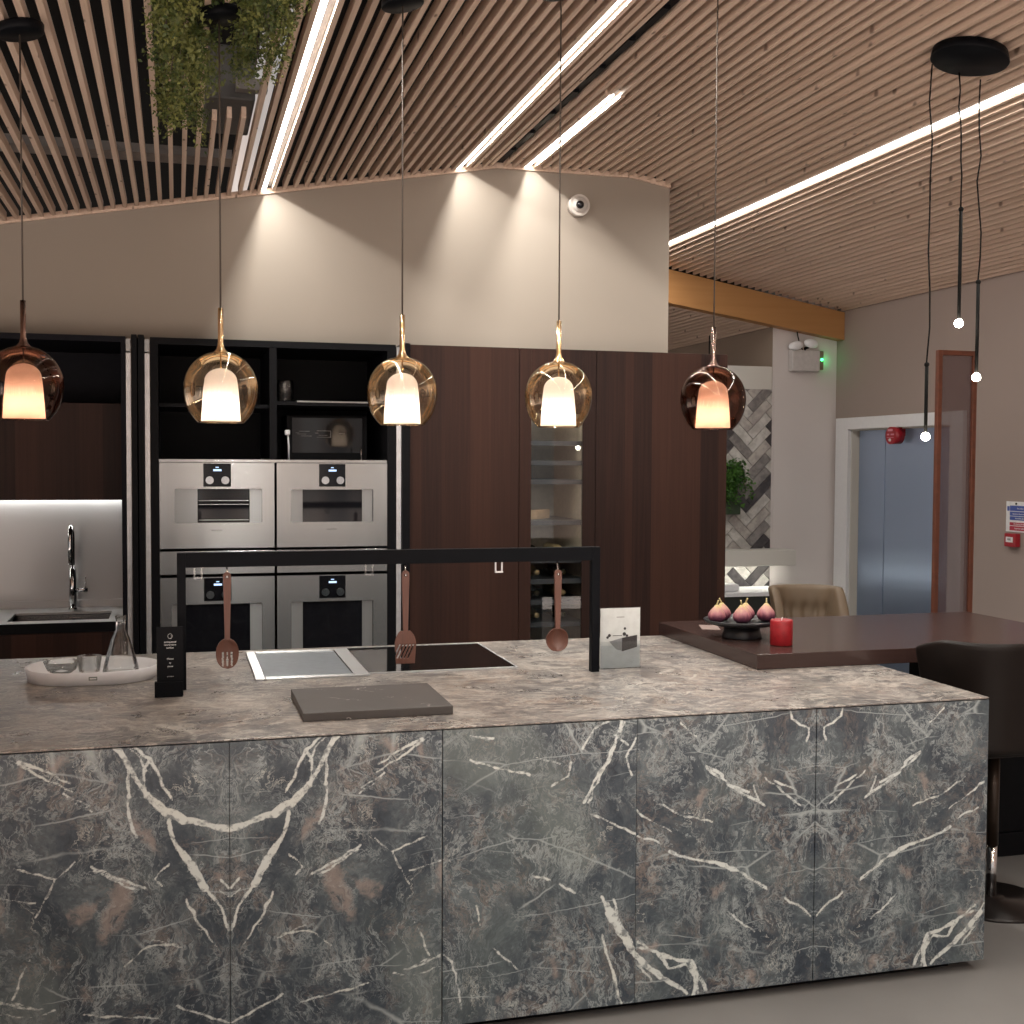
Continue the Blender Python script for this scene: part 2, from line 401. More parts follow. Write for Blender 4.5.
def mat_mesh():
    t = NT('perforated_infill'); p = t.pos(); s = t.n('ShaderNodeSeparateXYZ', {0: p})
    a = t.math('SINE', t.math('MULTIPLY', s.outputs[0], 2*PI/0.009)); b = t.math('SINE', t.math('MULTIPLY', s.outputs[2], 2*PI/0.009))
    hole = t.mapr(t.math('MULTIPLY', a, b), -0.30, -0.02, 0.0, 1.0, False)
    d = t.bsdf((0.095, 0.055, 0.055), 0.6)
    tr = t.n('ShaderNodeBsdfTransparent').outputs[0]
    return t.done(t.n('ShaderNodeMixShader', {0: t.math('MULTIPLY', hole, 0.62), 1: d, 2: tr}).outputs[0])
M['perforated'] = mat_mesh()
M['redwood'] = plain('red_brown_wood', (0.115, 0.035, 0.018), 0.45, vary=0.15)
M['lift'] = mat_steel('lift_steel', (0.46, 0.57, 0.76), 0.42, True)
M['led'] = emit('led_diffuser', (1.0, 0.94, 0.86), 7.0)
M['bulb_on'] = emit('lamp_bulb', (1.0, 0.84, 0.70), 62.0)
M['bulb_copper'] = emit('lamp_bulb_warm', (1.0, 0.80, 0.60), 130.0)
M['bulb_small'] = emit('small_globe', (1.0, 0.88, 0.70), 70.0)
M['led_green'] = emit('green_indicator', (0.05, 1.0, 0.25), 8.0)
M['display'] = emit('display_text', (0.55, 0.72, 1.0), 1.6)
M['display_blue'] = emit('display_blue', (0.10, 0.22, 0.75), 0.8)
M['display_lit'] = emit('under_shelf_led', (1.0, 0.97, 0.84), 17.0)
M['wine_led'] = emit('cabinet_led', (1.0, 0.90, 0.74), 13.0)
M['niche_led'] = emit('niche_led', (1.0, 0.97, 0.92), 15.0)

# ------------------------------------------------------------------ camera (calibrated from the photo's vanishing points)
yaw, pit, rol, F = 0.27248, 0.041018, -0.0051057, 1199.6
CAM = Vector((-2.529, -3.298, 1.65))
fwd = Vector((math.sin(yaw)*math.cos(pit), math.cos(yaw)*math.cos(pit), -math.sin(pit)))
rgt = Vector((math.cos(yaw), -math.sin(yaw), 0)); dwn = fwd.cross(rgt)
r2 = math.cos(rol)*rgt+math.sin(rol)*dwn; d2 = -math.sin(rol)*rgt+math.cos(rol)*dwn
cam = bpy.data.cameras.new('camera'); co = bpy.data.objects.new('camera', cam); COL.objects.link(co)
co.matrix_world = Matrix(((r2.x, -d2.x, -fwd.x, CAM.x), (r2.y, -d2.y, -fwd.y, CAM.y), (r2.z, -d2.z, -fwd.z, CAM.z), (0, 0, 0, 1)))
cam.sensor_fit = 'HORIZONTAL'; cam.sensor_width = 36.0; cam.lens = 36.0*F/1024; cam.clip_start = 0.05; cam.clip_end = 100
S.camera = co
def px_on_front(x, y):
    """photo point -> (X, Z) on the island's front face, used to lay out the stone's veins"""
    d = r2*((x-512)/F)+d2*((y-512)/F)+fwd
    k = (0-CAM.y)/d.y; p = CAM+d*k
    return p.x, p.z

# ------------------------------------------------------------------ room shell
SL = 0.178; XA, XB, ZF = -0.72, 0.125, 3.378; XR = 2.78; YW = 3.55; YF = 5.66; X71 = 2.19
def zc(x): return ZF-SL*(XA-x) if x < XA else (ZF if x <= XB else ZF-SL*(x-XB))

bm = newbm(); add_box(bm, -8, XR+2.0, -3.1, 15, -0.1, 0); struct('floor', bm, M['floor'])  # stops behind the camera so the brightened lower world reaches the ceiling
bm = newbm()
prof = [(-8, 2.296), (0.37, 2.296), (0.37, zc(0.37)+0.02), (XB, ZF+0.02), (XA, ZF+0.02), (-8, zc(-8)+0.02)]
prof[-1] = (-6.5, zc(-6.5)+0.02); prof[0] = (-6.5, 2.296)
add_prism(bm, prof, YW, YW+0.12, 'Y'); struct('wall_back', bm, M['wall_beige'])
bm = newbm()                                                  # thin timber edge where wall meets slats
for (a, b) in ((-6.4, XA), (XA, XB), (XB, 0.37)):
    add_prism(bm, [(a, zc(a)-0.012), (b, zc(b)-0.012), (b, zc(b)+0.02), (a, zc(a)+0.02)], YW-0.018, YW-0.001, 'Y')
struct('trim_1', bm, M['pine'])

LEDS = [(-2.043, -6.5, 3.53), (-0.944, -6.5, 3.53), (-0.53, 2.09, 3.53), (0.916, -6.5, 5.52)]
CUTX = (-2.42, -2.24)
SW, SH, SP = 0.0200, 0.046, 0.0602
bm = newbm()
x = -6.4; k = 0
def slat(bm, x, y0, y1, sh=SH):
    z = zc(x)
    add_box(bm, x-SW/2, x+SW/2, y0, y1, z, z+sh)
while x < XR-0.02:
    skip = abs(x+0.72) < 0.040
    for lx, a, b in LEDS:
        if lx-0.042 < x < lx+0.042:
            skip = True
            if a > -6: slat(bm, x, -6.8, a-0.01)
    y1 = YW-0.02 if x < 0.36 else 5.535
    if 0.36 < x < 2.17: add_box(bm, x-SW/2, x+SW/2, 5.66, 14.4, zc(x)-0.25, zc(x)-0.25+SH)
    if not skip:
        if CUTX[0] < x < CUTX[1]:
            ya = 0.75 if x < -2.36 else 0.45
            slat(bm, x, -6.8, ya); slat(bm, x, 1.95+0.02*(k % 2), y1)
        else: slat(bm, x, -6.8, y1)
    x += SP; k += 1
for lx, a, b in LEDS:                                          # the two slats that flank each light slot
    for s in (-1, 1): slat(bm, lx+s*0.040, a if a > -6 else -6.8, b)
for s in (-1, 1): slat(bm, -0.72+s*0.046, -6.8, YW-0.02)
struct('ceiling', bm, M['pine'])
bm = newbm()                                                   # dark deck above the slats
for a, b, h in ((-8, -4.7, 0.30), (-4.7, -2.12, 0.62), (-2.12, XA, 0.07), (XA, XB, 0.07), (XB, XR+0.2, 0.07)):
    add_prism(bm, [(a, zc(a)+h), (b, zc(b)+h), (b, zc(b)+h+0.05), (a, zc(a)+h+0.05)], -7, 15, 'Y')
add_prism(bm, [(0.2, zc(0.2)-0.2), (X71+.01, zc(X71)-0.2), (X71+.01, zc(X71)-0.19), (0.2, zc(0.2)-0.19)], 5.66, 14.45, 'Y')
struct('ceiling_deck', bm, M['dark_void'])

# right-hand wall with the lift opening
DY0, DY1, DZ = 4.06, 5.42, 1.945
bm = newbm()
add_box(bm, XR, XR+0.2, -7, DY0, 0, zc(XR)+0.03); add_box(bm, XR, XR+0.2, DY1, YF+0.2, 0, zc(XR)+0.03)
add_box(bm, XR, XR+0.2, DY0, DY1, DZ, zc(XR)+0.03); struct('wall_right', bm, M['wall_taupe'])
bm = newbm()
add_box(bm, X71+0.021, XR, YF, YF+0.12, 0, zc(X71)+0.02); struct('wall_far', bm, M['wall_grey'])
bm = newbm()
add_box(bm, X71, X71+0.02, YF, 14.5, 0, zc(X71)+0.02)
for f in bm.faces: f.material_index = 1 if f.normal.y < -.5 else 0  # side face carries the shaded tone, front end the plain grey
struct('wall_side', bm, [M['wall_shade_brown'], M['wall_grey']])
bm = newbm(); add_box(bm, -8, XR+2, 14.5, 14.6, 0, 4.0); struct('wall_end', bm, M['wall_shade_brown'])
bm = newbm(); add_box(bm, 0.3, X71-0.001, YF+0.005, YF+0.12, 0, 2.45); struct('wall_tiled', bm, M['wall_white'])
bm = newbm()
YB = 5.54
add_prism(bm, [(0.2, zc(0.2)-0.29), (XR-0.002, zc(XR)-0.23), (XR-0.002, zc(XR)-0.004), (0.2, zc(0.2)-0.004)], YB, YB+0.11, 'Y')
struct('ceiling_beam', bm, M['beam'])

# lift: frame, reveals, two sliding leaves
lift = bpy.data.objects.new('door_1', None); COL.objects.link(lift); lift.location = (XR, 4.74, 0); lift['kind'] = 'structure'
bm = newbm()
add_box(bm, XR-0.035, XR-0.001, DY1-0.01, 5.60, 0, 2.03, 0.004); add_box(bm, XR-0.035, XR-0.001, 3.92, DY0+0.01, 0, 2.03, 0.004)
add_box(bm, XR-0.035, XR-0.001, DY0, DY1, DZ-0.01, 2.03, 0.004); obj('door_frame', bm, M['white'], lift)
bm = newbm()
add_box(bm, XR-.001, XR+0.069, DY1-0.02, DY1-0.001, 0, DZ-0.005); add_box(bm, XR, XR+0.07, DY0+0.001, DY0+0.02, 0, DZ-0.005); add_box(bm, XR, XR+0.07, DY0, DY1, DZ-0.02, DZ-0.001)
obj('door_jamb', bm, M['wall_white'], lift)
for a, b, dx in ((DY0, 5.026, 0), (5.038, DY1, 0.0)):
    bm = newbm(); add_box(bm, XR+0.07+dx, XR+0.095+dx, a, b, 0.005, DZ-0.01, 0.003); obj('door_panel', bm, M['lift'], lift)

bm = newbm(); add_box(bm, XR+0.097, XR+0.10, DY0, DY1, 0.005, DZ-0.01); obj('door_backing', bm, M['dark_void'], lift)

# ------------------------------------------------------------------ linear ceiling lights
def led(x, y0, y1, label, power, asym=True, w=.024):
    """asymmetric profile: a visible diffuser beside an open recess that holds the strip itself"""
    z = zc(x)
    t = thing('linear_ceiling_light', (x, (y0+y1)/2, z), label, 'ceiling light', 'light lines set between the ceiling slats')
    la = bpy.data.lights.new('linear_light', 'AREA'); la.shape = 'RECTANGLE'; la.color = (1.0, 0.955, 0.885)
    o = bpy.data.objects.new('lamp', la); COL.objects.link(o); o.parent = t
    if asym:
        bm = newbm(); add_box(bm, x-.0295, x+.0295, y0, y1, z+.030, z+.045); add_box(bm, x-.0295, x-.0045, y0, y1, z+.012, z+.0299); obj('profile', bm, M['galv'], t)
        bm = newbm(); add_box(bm, x-.0285, x-.0045, y0+.002, y1-.002, z+.0005, z+.0118); obj('diffuser', bm, M['led'], t)
        la.size = .007; la.size_y = y1-y0-.10; o.location = (.0015, -.03, .0215)
    else:
        bm = newbm(); add_box(bm, x-w-.002, x+w+.002, y0, y1, z+.012, z+.045); obj('profile', bm, M['white'], t)
        bm = newbm(); add_box(bm, x-w, x+w, y0+.002, y1-.002, z+.001, z+.010); obj('diffuser', bm, M['led'], t)
        la.size = w*1.5; la.size_y = y1-y0; o.location = (0, 0, -.008)
    la.energy = power*(y1-y0)
    return t
PW = 12.5
led(*LEDS[0], 'light line beside the hanging greenery, its end washing the beige wall', PW)
led(*LEDS[1], 'long light line between the black slot and the greenery, meeting the beige wall', PW)
led(*LEDS[2], 'short light line between the black slot and the security camera, stopping part way', PW)
led(*LEDS[3], 'light line running past the orange beam side, under the round black canopy', PW*0.8, False, .017)
bm = newbm(); add_box(bm, -0.752, -0.688, -6.5, YW-0.03, ZF+0.02, ZF+0.045); 
for k in range(9): add_box(bm, -0.735, -0.705, 0.3+0.36*k, 0.48+0.36*k, ZF+0.004, ZF+0.0199)
tag(obj('lighting_track', bm, M['black_metal']), 'narrow black track slot between two light lines in the slatted ceiling', 'lighting track')

# ------------------------------------------------------------------ things above the slats
bm = newbm()
for yy, h in ((4.62, 0.10),): add_box(bm, -4.6, -2.25, 3.02, 3.20, 3.185, 3.20); add_box(bm, -4.6, -2.25, 3.02, 3.03, 3.20, 3.23); add_box(bm, -4.6, -2.25, 3.19, 3.20, 3.20, 3.23)
tag(obj('cable_tray', bm, M['galv']), 'pale metal cable tray crossing the dark void above the slats', 'cable tray')
t = thing('air_conditioner', (-2.24, 2.1, 3.2), 'grey ceiling air unit seen through the gap beside the greenery', 'air conditioner')
bm = newbm(); add_box(bm, -2.40, -2.18, 2.25, 2.85, 3.26, 3.50, 0.01); obj('body', bm, M['greybox'], t)
bm = newbm(); add_box(bm, -2.27, -2.13, 2.18, 2.249, 3.29, 3.34, 0.004); obj('outlet_grille', bm, M['galv'], t)

def foliage(bm, roots, lo, hi, n_leaf, leaf):
    """strands hanging from roots, clothed in small leaves"""
    for (x, y, z, L) in roots:
        p = Vector((x, y, z)); d = Vector((random.uniform(-.12, .12), random.uniform(-.12, .12), -1)).normalized()
        n = max(4, int(L/0.022)); 
        for i in range(n):
            d = (d+Vector((random.gauss(0, .12), random.gauss(0, .12), random.gauss(-.02, .06)))).normalized()
            p = p+d*0.022
            for _ in range(n_leaf):
                q = p+Vector((random.gauss(0, .018), random.gauss(0, .018), random.gauss(0, .012)))
                a = Vector((random.gauss(0, 1), random.gauss(0, 1), random.gauss(-.5, .8))).normalized()
                b = a.orthogonal().normalized(); b.rotate(Matrix.Rotation(random.uniform(0, 6.28), 3, a))
                s = leaf*random.uniform(.6, 1.3)
                vs = [bm.verts.new(q), bm.verts.new(q+a*s*.5+b*s*.28), bm.verts.new(q+a*s), bm.verts.new(q+a*s*.5-b*s*.28)]
                bm.faces.new(vs)
def trailing_plant(x0, x1, y0, y1, lens, n, label):
    cx = (x0+x1)/2
    t = thing('trailing_plant', (cx, (y0+y1)/2, zc(cx)+0.1), label, 'plant', 'greenery hanging through the slats')
    roots = []
    for _ in range(n):
        x = random.uniform(x0, x1); y = y0+(y1-y0)*random.random()**1.5
        roots.append((x, y, zc(x)+random.uniform(.0, .10), random.uniform(*lens)*(1.0-0.35*abs((x-cx)/(x1-x0))*2)))
    bm = newbm(); foliage(bm, roots, 0, 0, 14, 0.0165); obj('leaves', bm, M['leaf'], t, fix=False)
    bm = newbm()
    for (x, y, z, L) in roots[::5]:
        add_tube(bm, [(x, y, z+0.05), (x+.01, y, z-L*.4), (x, y+.01, z-L*.8)], 0.0025, 5)
    obj('stems', bm, M['cord_brown'], t)
trailing_plant(-2.585, -2.405, 0.40, 1.85, (.08, .24), 120, 'larger clump of trailing greenery over the open slats')
trailing_plant(-2.335, -2.16, 0.40, 1.30, (.06, .20), 90, 'smaller clump of trailing greenery against the light line')

# ------------------------------------------------------------------ island
ISL = thing('kitchen_island', (-1.8, 0.78, 0), 'long grey veined marble kitchen island with bookmatched front panels', 'kitchen island')
bm = newbm(); add_box(bm, -3.58, -0.02, 0.022, 1.53, 0.037, 0.8925); obj('carcass', bm, M['black'], ISL)
bm = newbm(); add_box(bm, -3.5, -0.09, 0.06, 1.45, 0.0, 0.036); obj('plinth', bm, M['black'], ISL)

V = []   # veins: (domain, half width in m, [pixel points])
AB, CD, DE = 'AB', 'CD', 'DE'
def v(dom, w, *pts): V.append((dom, w*0.00122, pts))
v(AB, 5.0, (115,747),(128,764),(136,779),(147,795)); v(AB, 8.5, (147,795),(157,804),(166.5,812),(183,820)); v(AB, 6.0, (183,820),(194,821),(205,823.5),(217,827),(229.8,829))
v(AB, 3.5, (169,820),(173,838),(177.6,848)); v(AB, 7, (177.6,848),(191.5,865),(205,888)); v(AB, 3, (205,888),(222,908),(229,930))
v(AB, 2.4, (115,748),(127.6,768),(129,795),(130,820),(137,838)); v(AB, 2.4, (133,746),(150,759),(158,772),(161,779)); v(AB, 1.8, (150,759),(144,770),(147,795)); v(AB, 1.6, (128,748),(140,757),(146,771)); v(AB, 1.4, (160,779),(172,800))
v(AB, 1.5, (16.6,763.6),(41.6,777.5),(72,792)); v(AB, 1.5, (66.6,798),(91.6,812)); v(AB, 1.4, (14,869),(55.5,879)); v(AB, 2, (0,1005),(39,1010.5)); v(AB, 1.4, (0,1015),(30,1017.5),(55,1010))
v(AB, 2, (147,947),(165,945),(180,947)); v(AB, 1.3, (125,966),(147,947)); v(AB, 1.8, (177.6,1006),(205,1015),(229,1023)); v(AB, 1.4, (186,899.6),(200,926),(219,949.5)); v(AB, 1.8, (169,865),(160,872),(155,879),(162,886))
v(AB, 1.8, (229,888),(221,880)); v(AB, 1.8, (229,897),(219,890)); v(AB, 1.6, (94,871),(110,879),(135,889)); v(AB, 1.3, (35,918),(55,880),(75,862)); v(AB, 1.4, (12,1000),(30,960)); 
v(AB, 1.6, (403.7,969.6),(420,962),(441,954)); v(AB, 1.4, (277,938),(306,925)); v(AB, 2, (312,873.5),(338,860),(360.6,845)); v(AB, 1.5, (409,870.6),(441,860.6)); v(AB, 1.4, (300,1002),(345,990),(368,983)); v(AB, 2, (378,764),(400,750),(422,738.6)); v(AB, 1.3, (361,788),(384,773))
v(CD, 4, (602,897),(607,907)); v(CD, 9, (607,905),(613.5,920),(626.6,941),(636,955)); v(CD, 6.5, (636,955),(652.7,968),(669,980)); v(CD, 4, (669,980),(690,996))
v(CD, 3, (602,934.6),(610,964),(616,985),(621.7,1003)); v(CD, 2.6, (621.7,719),(616,740),(610,758.5),(594,781),(584,802.5)); v(CD, 1.6, (625,722),(600,775),(588,803)); v(CD, 2, (582.5,748.7),(594,729),(610,721),(616,716))
v(CD, 2, (590.7,814),(613.5,823.7),(638,835),(657.6,843),(672,851.5)); v(CD, 2.6, (672,851.5),(698,858),(727.7,866),(752,879)); v(CD, 1.8, (551.5,786),(568,776.5),(571,763)); v(CD, 1.8, (470,735.7),(493,738.5))
v(CD, 1.8, (532,876),(550,880)); v(CD, 2.4, (560,884),(575,893)); v(CD, 2, (613.5,899),(620,921.6),(633,944)); v(CD, 1.4, (493,947.7),(519,970.5)); v(CD, 1.6, (444,955),(452,962),(459,990),(461,1012)); v(CD, 1.6, (476,905),(480,925)); v(CD, 1.8, (639.6,815.6),(652.7,825.4),(685,835))
v(CD, 1.6, (470,760),(500,769),(530,775)); v(CD, 1.4, (533,757),(560,764))
v(CD, 2, (615,735),(628,745)); v(CD, 2, (636,738),(626,757),(632,775))
v(DE, 3, (706.5,766.6),(723,776)); v(DE, 3.2, (727.7,784.6),(749.7,797)); v(DE, 2, (749.7,797),(765,806)); v(DE, 2.6, (639.6,947.7),(656,951),(669,969),(685,964),(695,973.8),(698,993.4)); v(DE, 2, (695,965.6),(706.5,990)); v(DE, 5, (690,968),(696,980))
v(DE, 2.6, (720,865),(735,868),(752.7,880),(766,887.4)); v(DE, 2.4, (785,898),(806,911),(816.5,915.6)); v(DE, 3, (876,866.7),(889,856),(910,844),(941,832.5),(950,826.6)); v(DE, 2.4, (880,782),(898,773),(919,754))
v(DE, 2, (830,803),(865.5,770)); v(DE, 1.5, (834,788),(857,774)); v(DE, 2.5, (984,903),(978,914)); v(DE, 7, (980,912),(972,922),(954.5,942)); v(DE, 4.5, (954.5,942),(931,963)); v(DE, 3, (975,905),(954.5,921.6)); v(DE, 4.5, (954.5,921.6),(940,930),(928,933.5),(922,948),(925,966)); v(DE, 2, (922,946),(915,964))
v(DE, 2.2, (944,708),(930,722)); v(DE, 3, (843,708),(841,716),(833,722.7)); v(DE, 2.2, (833,722.7),(824,727),(826,740)); v(DE, 1.5, (984,782),(965,797),(948.6,809)); v(DE, 2, (978,807),(957.5,819)); v(DE, 1.5, (871,918.6),(895,895)); v(DE, 2, (975,925),(962,944)); v(DE, 1.4, (654,800),(680,815),(712,822))
v(DE, 1.5, (869,795),(876,776)); v(DE, 1.3, (860,880),(884,862))
T = [(AB,.022,[(111,923),(120,905),(123,890)]),(AB,.02,[(229,866),(222,875)]),(AB,.014,[(60,930),(75,915),(92,908)]),(AB,.010,[(48,962),(70,975)]),(AB,.014,[(130,825),(150,840),(158,848)]),(AB,.012,[(50,770),(46,785)]),
     (AB,.018,[(332,882),(336,890)]),(AB,.014,[(363.5,885),(372,893)]),(AB,.012,[(346,905),(350,915)]),(AB,.014,[(343,764),(347,780)]),(AB,.010,[(440,865),(444,880)]),(AB,.012,[(52,775),(60,760)]),(AB,.008,[(420,745),(418,770)]),(AB,.010,[(86,1000),(84,985)]),
     (CD,.014,[(695,912),(702,908)]),(CD,.010,[(668,787),(672,783)]),(CD,.008,[(604,869)]),(CD,.010,[(553,960),(556,975)]),(CD,.010,[(500,1000),(520,990)]),(CD,.010,[(670,755),(674,760)]),
     (DE,.018,[(926,890),(932,897)]),(DE,.012,[(953,770),(957,776)]),(DE,.010,[(850.6,731.6),(868,743),(874,764),(885,776)]),(DE,.012,[(818,818),(815,830)]),(DE,.012,[(964,845),(972,850)]),(DE,.012,[(873,957),(872,965)]),(DE,.010,[(700,900),(712,895),(722,885)]),(DE,.008,[(640,950),(655,946)]),(DE,.010,[(903,868),(908,874)]),(DE,.010,[(922,775),(926,785)])]
G = [(CD,.045,[(500,722),(519,752),(545,785),(558,811),(575,850)]),(CD,.06,[(450,740),(480,760)]),(AB,.05,[(410,960),(430,1000)])]
MA, MD = -2.397, -0.6235
def dom_map(dom, x):
    if dom == AB: return abs(x-MA)
    if dom == DE: return abs(x-MD)
    return x
def jitter(P, amp):
    out = [P[0]]
    for a, b in zip(P, P[1:]):
        L = math.hypot(b[0]-a[0], b[1]-a[1]); n = max(1, int(L/0.018))
        for i in range(1, n+1):
            q = (a[0]+(b[0]-a[0])*i/n, a[1]+(b[1]-a[1])*i/n)
            out.append(q if i == n else (q[0]+random.gauss(0, amp), q[1]+random.gauss(0, amp)))
    return out
def prep(lst, amp):
    res = {AB: [], CD: [], DE: []}
    for dom, w, pts in lst:
        P = [px_on_front(*p) for p in pts]; P = [(dom_map(dom, a), b) for a, b in P]
        P = jitter(P, amp) if len(P) > 1 else P+[(P[0][0]+.001, P[0][1])]
        for a, b in zip(P, P[1:]): res[dom].append((a[0], a[1], b[0], b[1], w*random.uniform(.7, 1.25)))
    return res
VV, TT, GG = prep(V, .0022), prep(T, .004), prep(G, .004)
# the third panel's own veins also meet those of the pair beside it
def field(segs, u, z):
    d = np.full(u.shape, 1.0)
    for ax, az, bx, bz, w in segs:
        ex, ez = bx-ax, bz-az; L2 = ex*ex+ez*ez+1e-12
        t = np.clip(((u-ax)*ex+(z-az)*ez)/L2, 0, 1)
        d = np.minimum(d, np.hypot(u-ax-t*ex, z-az-t*ez)-w)
    return d
def stone_panel(x0, x1, dom, label=None):
    nx, nz = 151, 216; z0, z1 = 0.037, 0.8915
    xs = np.linspace(x0, x1, nx); zs = np.linspace(z0, z1, nz)
    X, Z = np.meshgrid(xs, zs); n = nx*nz
    front = np.stack([X.ravel(), np.zeros(n), Z.ravel()], 1)
    idx = np.arange(n).reshape(nz, nx)
    quads = np.stack([idx[:-1, :-1].ravel(), idx[:-1, 1:].ravel(), idx[1:, 1:].ravel(), idx[1:, :-1].ravel()], 1).tolist()
    # back + rim
    ring = list(idx[0, :])+list(idx[1:, -1])+list(idx[-1, -2::-1])+list(idx[-2:0:-1, 0])
    back = front[ring].copy(); back[:, 1] = 0.020
    base = n; m = len(ring)
    for i in range(m):
        j = (i+1) % m; quads.append([int(ring[j]), int(ring[i]), base+i, base+j])
    quads.append([base+i for i in range(m)][::-1])
    co_ = np.concatenate([front, back]) - np.array([-1.8, 0.78, 0])
    me = bpy.data.meshes.new('front_panel'); me.from_pydata(co_.tolist(), [], quads)
    allX = np.concatenate([front[:, 0], back[:, 0]]); allZ = np.concatenate([front[:, 2], back[:, 2]])
    if dom == AB: u = np.abs(allX-MA); U = u
    elif dom == DE: u = np.abs(allX-MD); U = u+7.3
    else: u = allX; U = allX+20.0
    if dom == 'X': U = np.abs(allX+3.6)+31.0; u = allX*0+50
    key = dom if dom != 'X' else AB
    for nm, src in (('vein', VV), ('tan_patch', TT), ('green_band', GG)):
        a = me.attributes.new(nm, 'FLOAT', 'POINT'); segs = list(src[key])
        if dom == CD and nm == 'vein': pass
        val = field(segs, u, allZ); a.data.foreach_set('value', val.astype(np.float32))
    uvl = me.uv_layers.new(name='stone'); li = np.zeros(len(me.loops), dtype=np.int32); me.loops.foreach_get('vertex_index', li)
    uvl.data.foreach_set('uv', np.stack([U[li], allZ[li]], 1).astype(np.float32).ravel())
    me.materials.append(M['marble'])
    o = bpy.data.objects.new('front_panel', me); COL.objects.link(o); o.parent = ISL
    return o
g = 0.0016
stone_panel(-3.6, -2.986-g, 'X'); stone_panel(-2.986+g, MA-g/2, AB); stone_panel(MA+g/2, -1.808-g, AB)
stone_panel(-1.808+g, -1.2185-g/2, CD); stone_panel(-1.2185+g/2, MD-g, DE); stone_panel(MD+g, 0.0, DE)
def stone_slab(name, x0, x1, y0, y1, z0, z1, parent, mat, off=(0, 0), bev=0.003, veins=()):
    bm = newbm(); add_box(bm, x0, x1, y0, y1, z0, z1, bev); o = obj(name, bm, mat, parent)
    me = o.data; uvl = me.uv_layers.new(name='stone'); px = o.parent.location
    for p in me.polygons:
        for li in p.loop_indices:
            c = me.vertices[me.loops[li].vertex_index].co
            uvl.data[li].uv = (c.x+px.x+off[0], c.y+px.y+c.z*1.0+off[1])
    for nm in ('vein', 'tan_patch', 'green_band'):
        a = me.attributes.new(nm, 'FLOAT', 'POINT'); a.data.foreach_set('value', np.ones(len(me.vertices), dtype=np.float32))
    return o
stone_slab('worktop', -3.6, 0.0, 0.0, 1.55, 0.8945, 0.9, ISL, M['marble_top_lit'], (40, 3), 0.0015)
stone_slab('end_panel', -0.0195, -0.0002, 0.021, 1.55, 0.037, 0.8915, ISL, M['marble'], (60, 9), 0.001)
stone_slab('back_panel', -3.6, -0.02, 1.531, 1.55, 0.037, 0.8915, ISL, M['marble'], (80, 9), 0.001)

# griddle and hob set in the worktop
t = thing('teppan_griddle', (-2.08, 1.17, 0.9), 'framed stainless steel griddle plate set flush in the worktop', 'griddle')
bm = newbm()
X0, X1, Y0, Y1 = -2.275, -1.880, 0.862, 1.465
for a in ((X0, X0+.035, Y0, Y1), (X1-.055, X1, Y0, Y1), (X0+.035, X1-.055, Y0, Y0+.032), (X0+.035, X1-.055, Y1-.032, Y1)): add_box(bm, *a, 0.9005, 0.9075, 0.002)
obj('frame', bm, M['steel_pale'], t)
bm = newbm(); add_box(bm, X0+.036, X1-.056, Y0+.033, Y1-.033, 0.9005, 0.9035, 0.001); obj('plate', bm, plain('griddle_plate', (0.50, 0.55, 0.60), 0.34, 0.9, 0.05), t)
t = thing('induction_hob', (-1.605, 1.19, 0.9), 'black glass hob with thin bright trim beside the griddle', 'hob')
bm = newbm(); add_box(bm, -1.877, -1.338, 0.90, 1.482, 0.9005, 0.9045, 0.0015); obj('glass_top', bm, M['hob'], t)
bm = newbm(); add_box(bm, -1.877, -1.332, 1.4822, 1.490, 0.9005, 0.906); add_box(bm, -1.338, -1.332, 0.892, 1.482, 0.9005, 0.906); add_box(bm, -1.877, -1.338, 0.892, 0.8998, 0.9005, 0.906)
obj('trim_strip', bm, M['steel_pale'], t)

bm = newbm(); add_box(bm, -2.183, -1.740, 0.165, 0.548, 0.9005, 0.926, 0.002)
tag(obj('stone_board', bm, M['board']), 'dark grey stone board lying near the front of the worktop', 'board')

# overhead bar frame
t = thing('utensil_rail', (-1.8, 0.762, 0.9), 'black metal frame standing on the worktop with a bar above the hob', 'rail')
for a, b in ((-2.531, -2.503), (-1.099, -1.069)):
    bm = newbm(); add_box(bm, a, b, 0.747, 0.777, 0.9005, 1.3505, 0.001); obj('post', bm, M['black_metal'], t)
bm = newbm(); add_box(bm, -2.5028, -1.0992, 0.747, 0.777, 1.302, 1.3505, 0.001); obj('crossbar', bm, M['black_metal'], t)

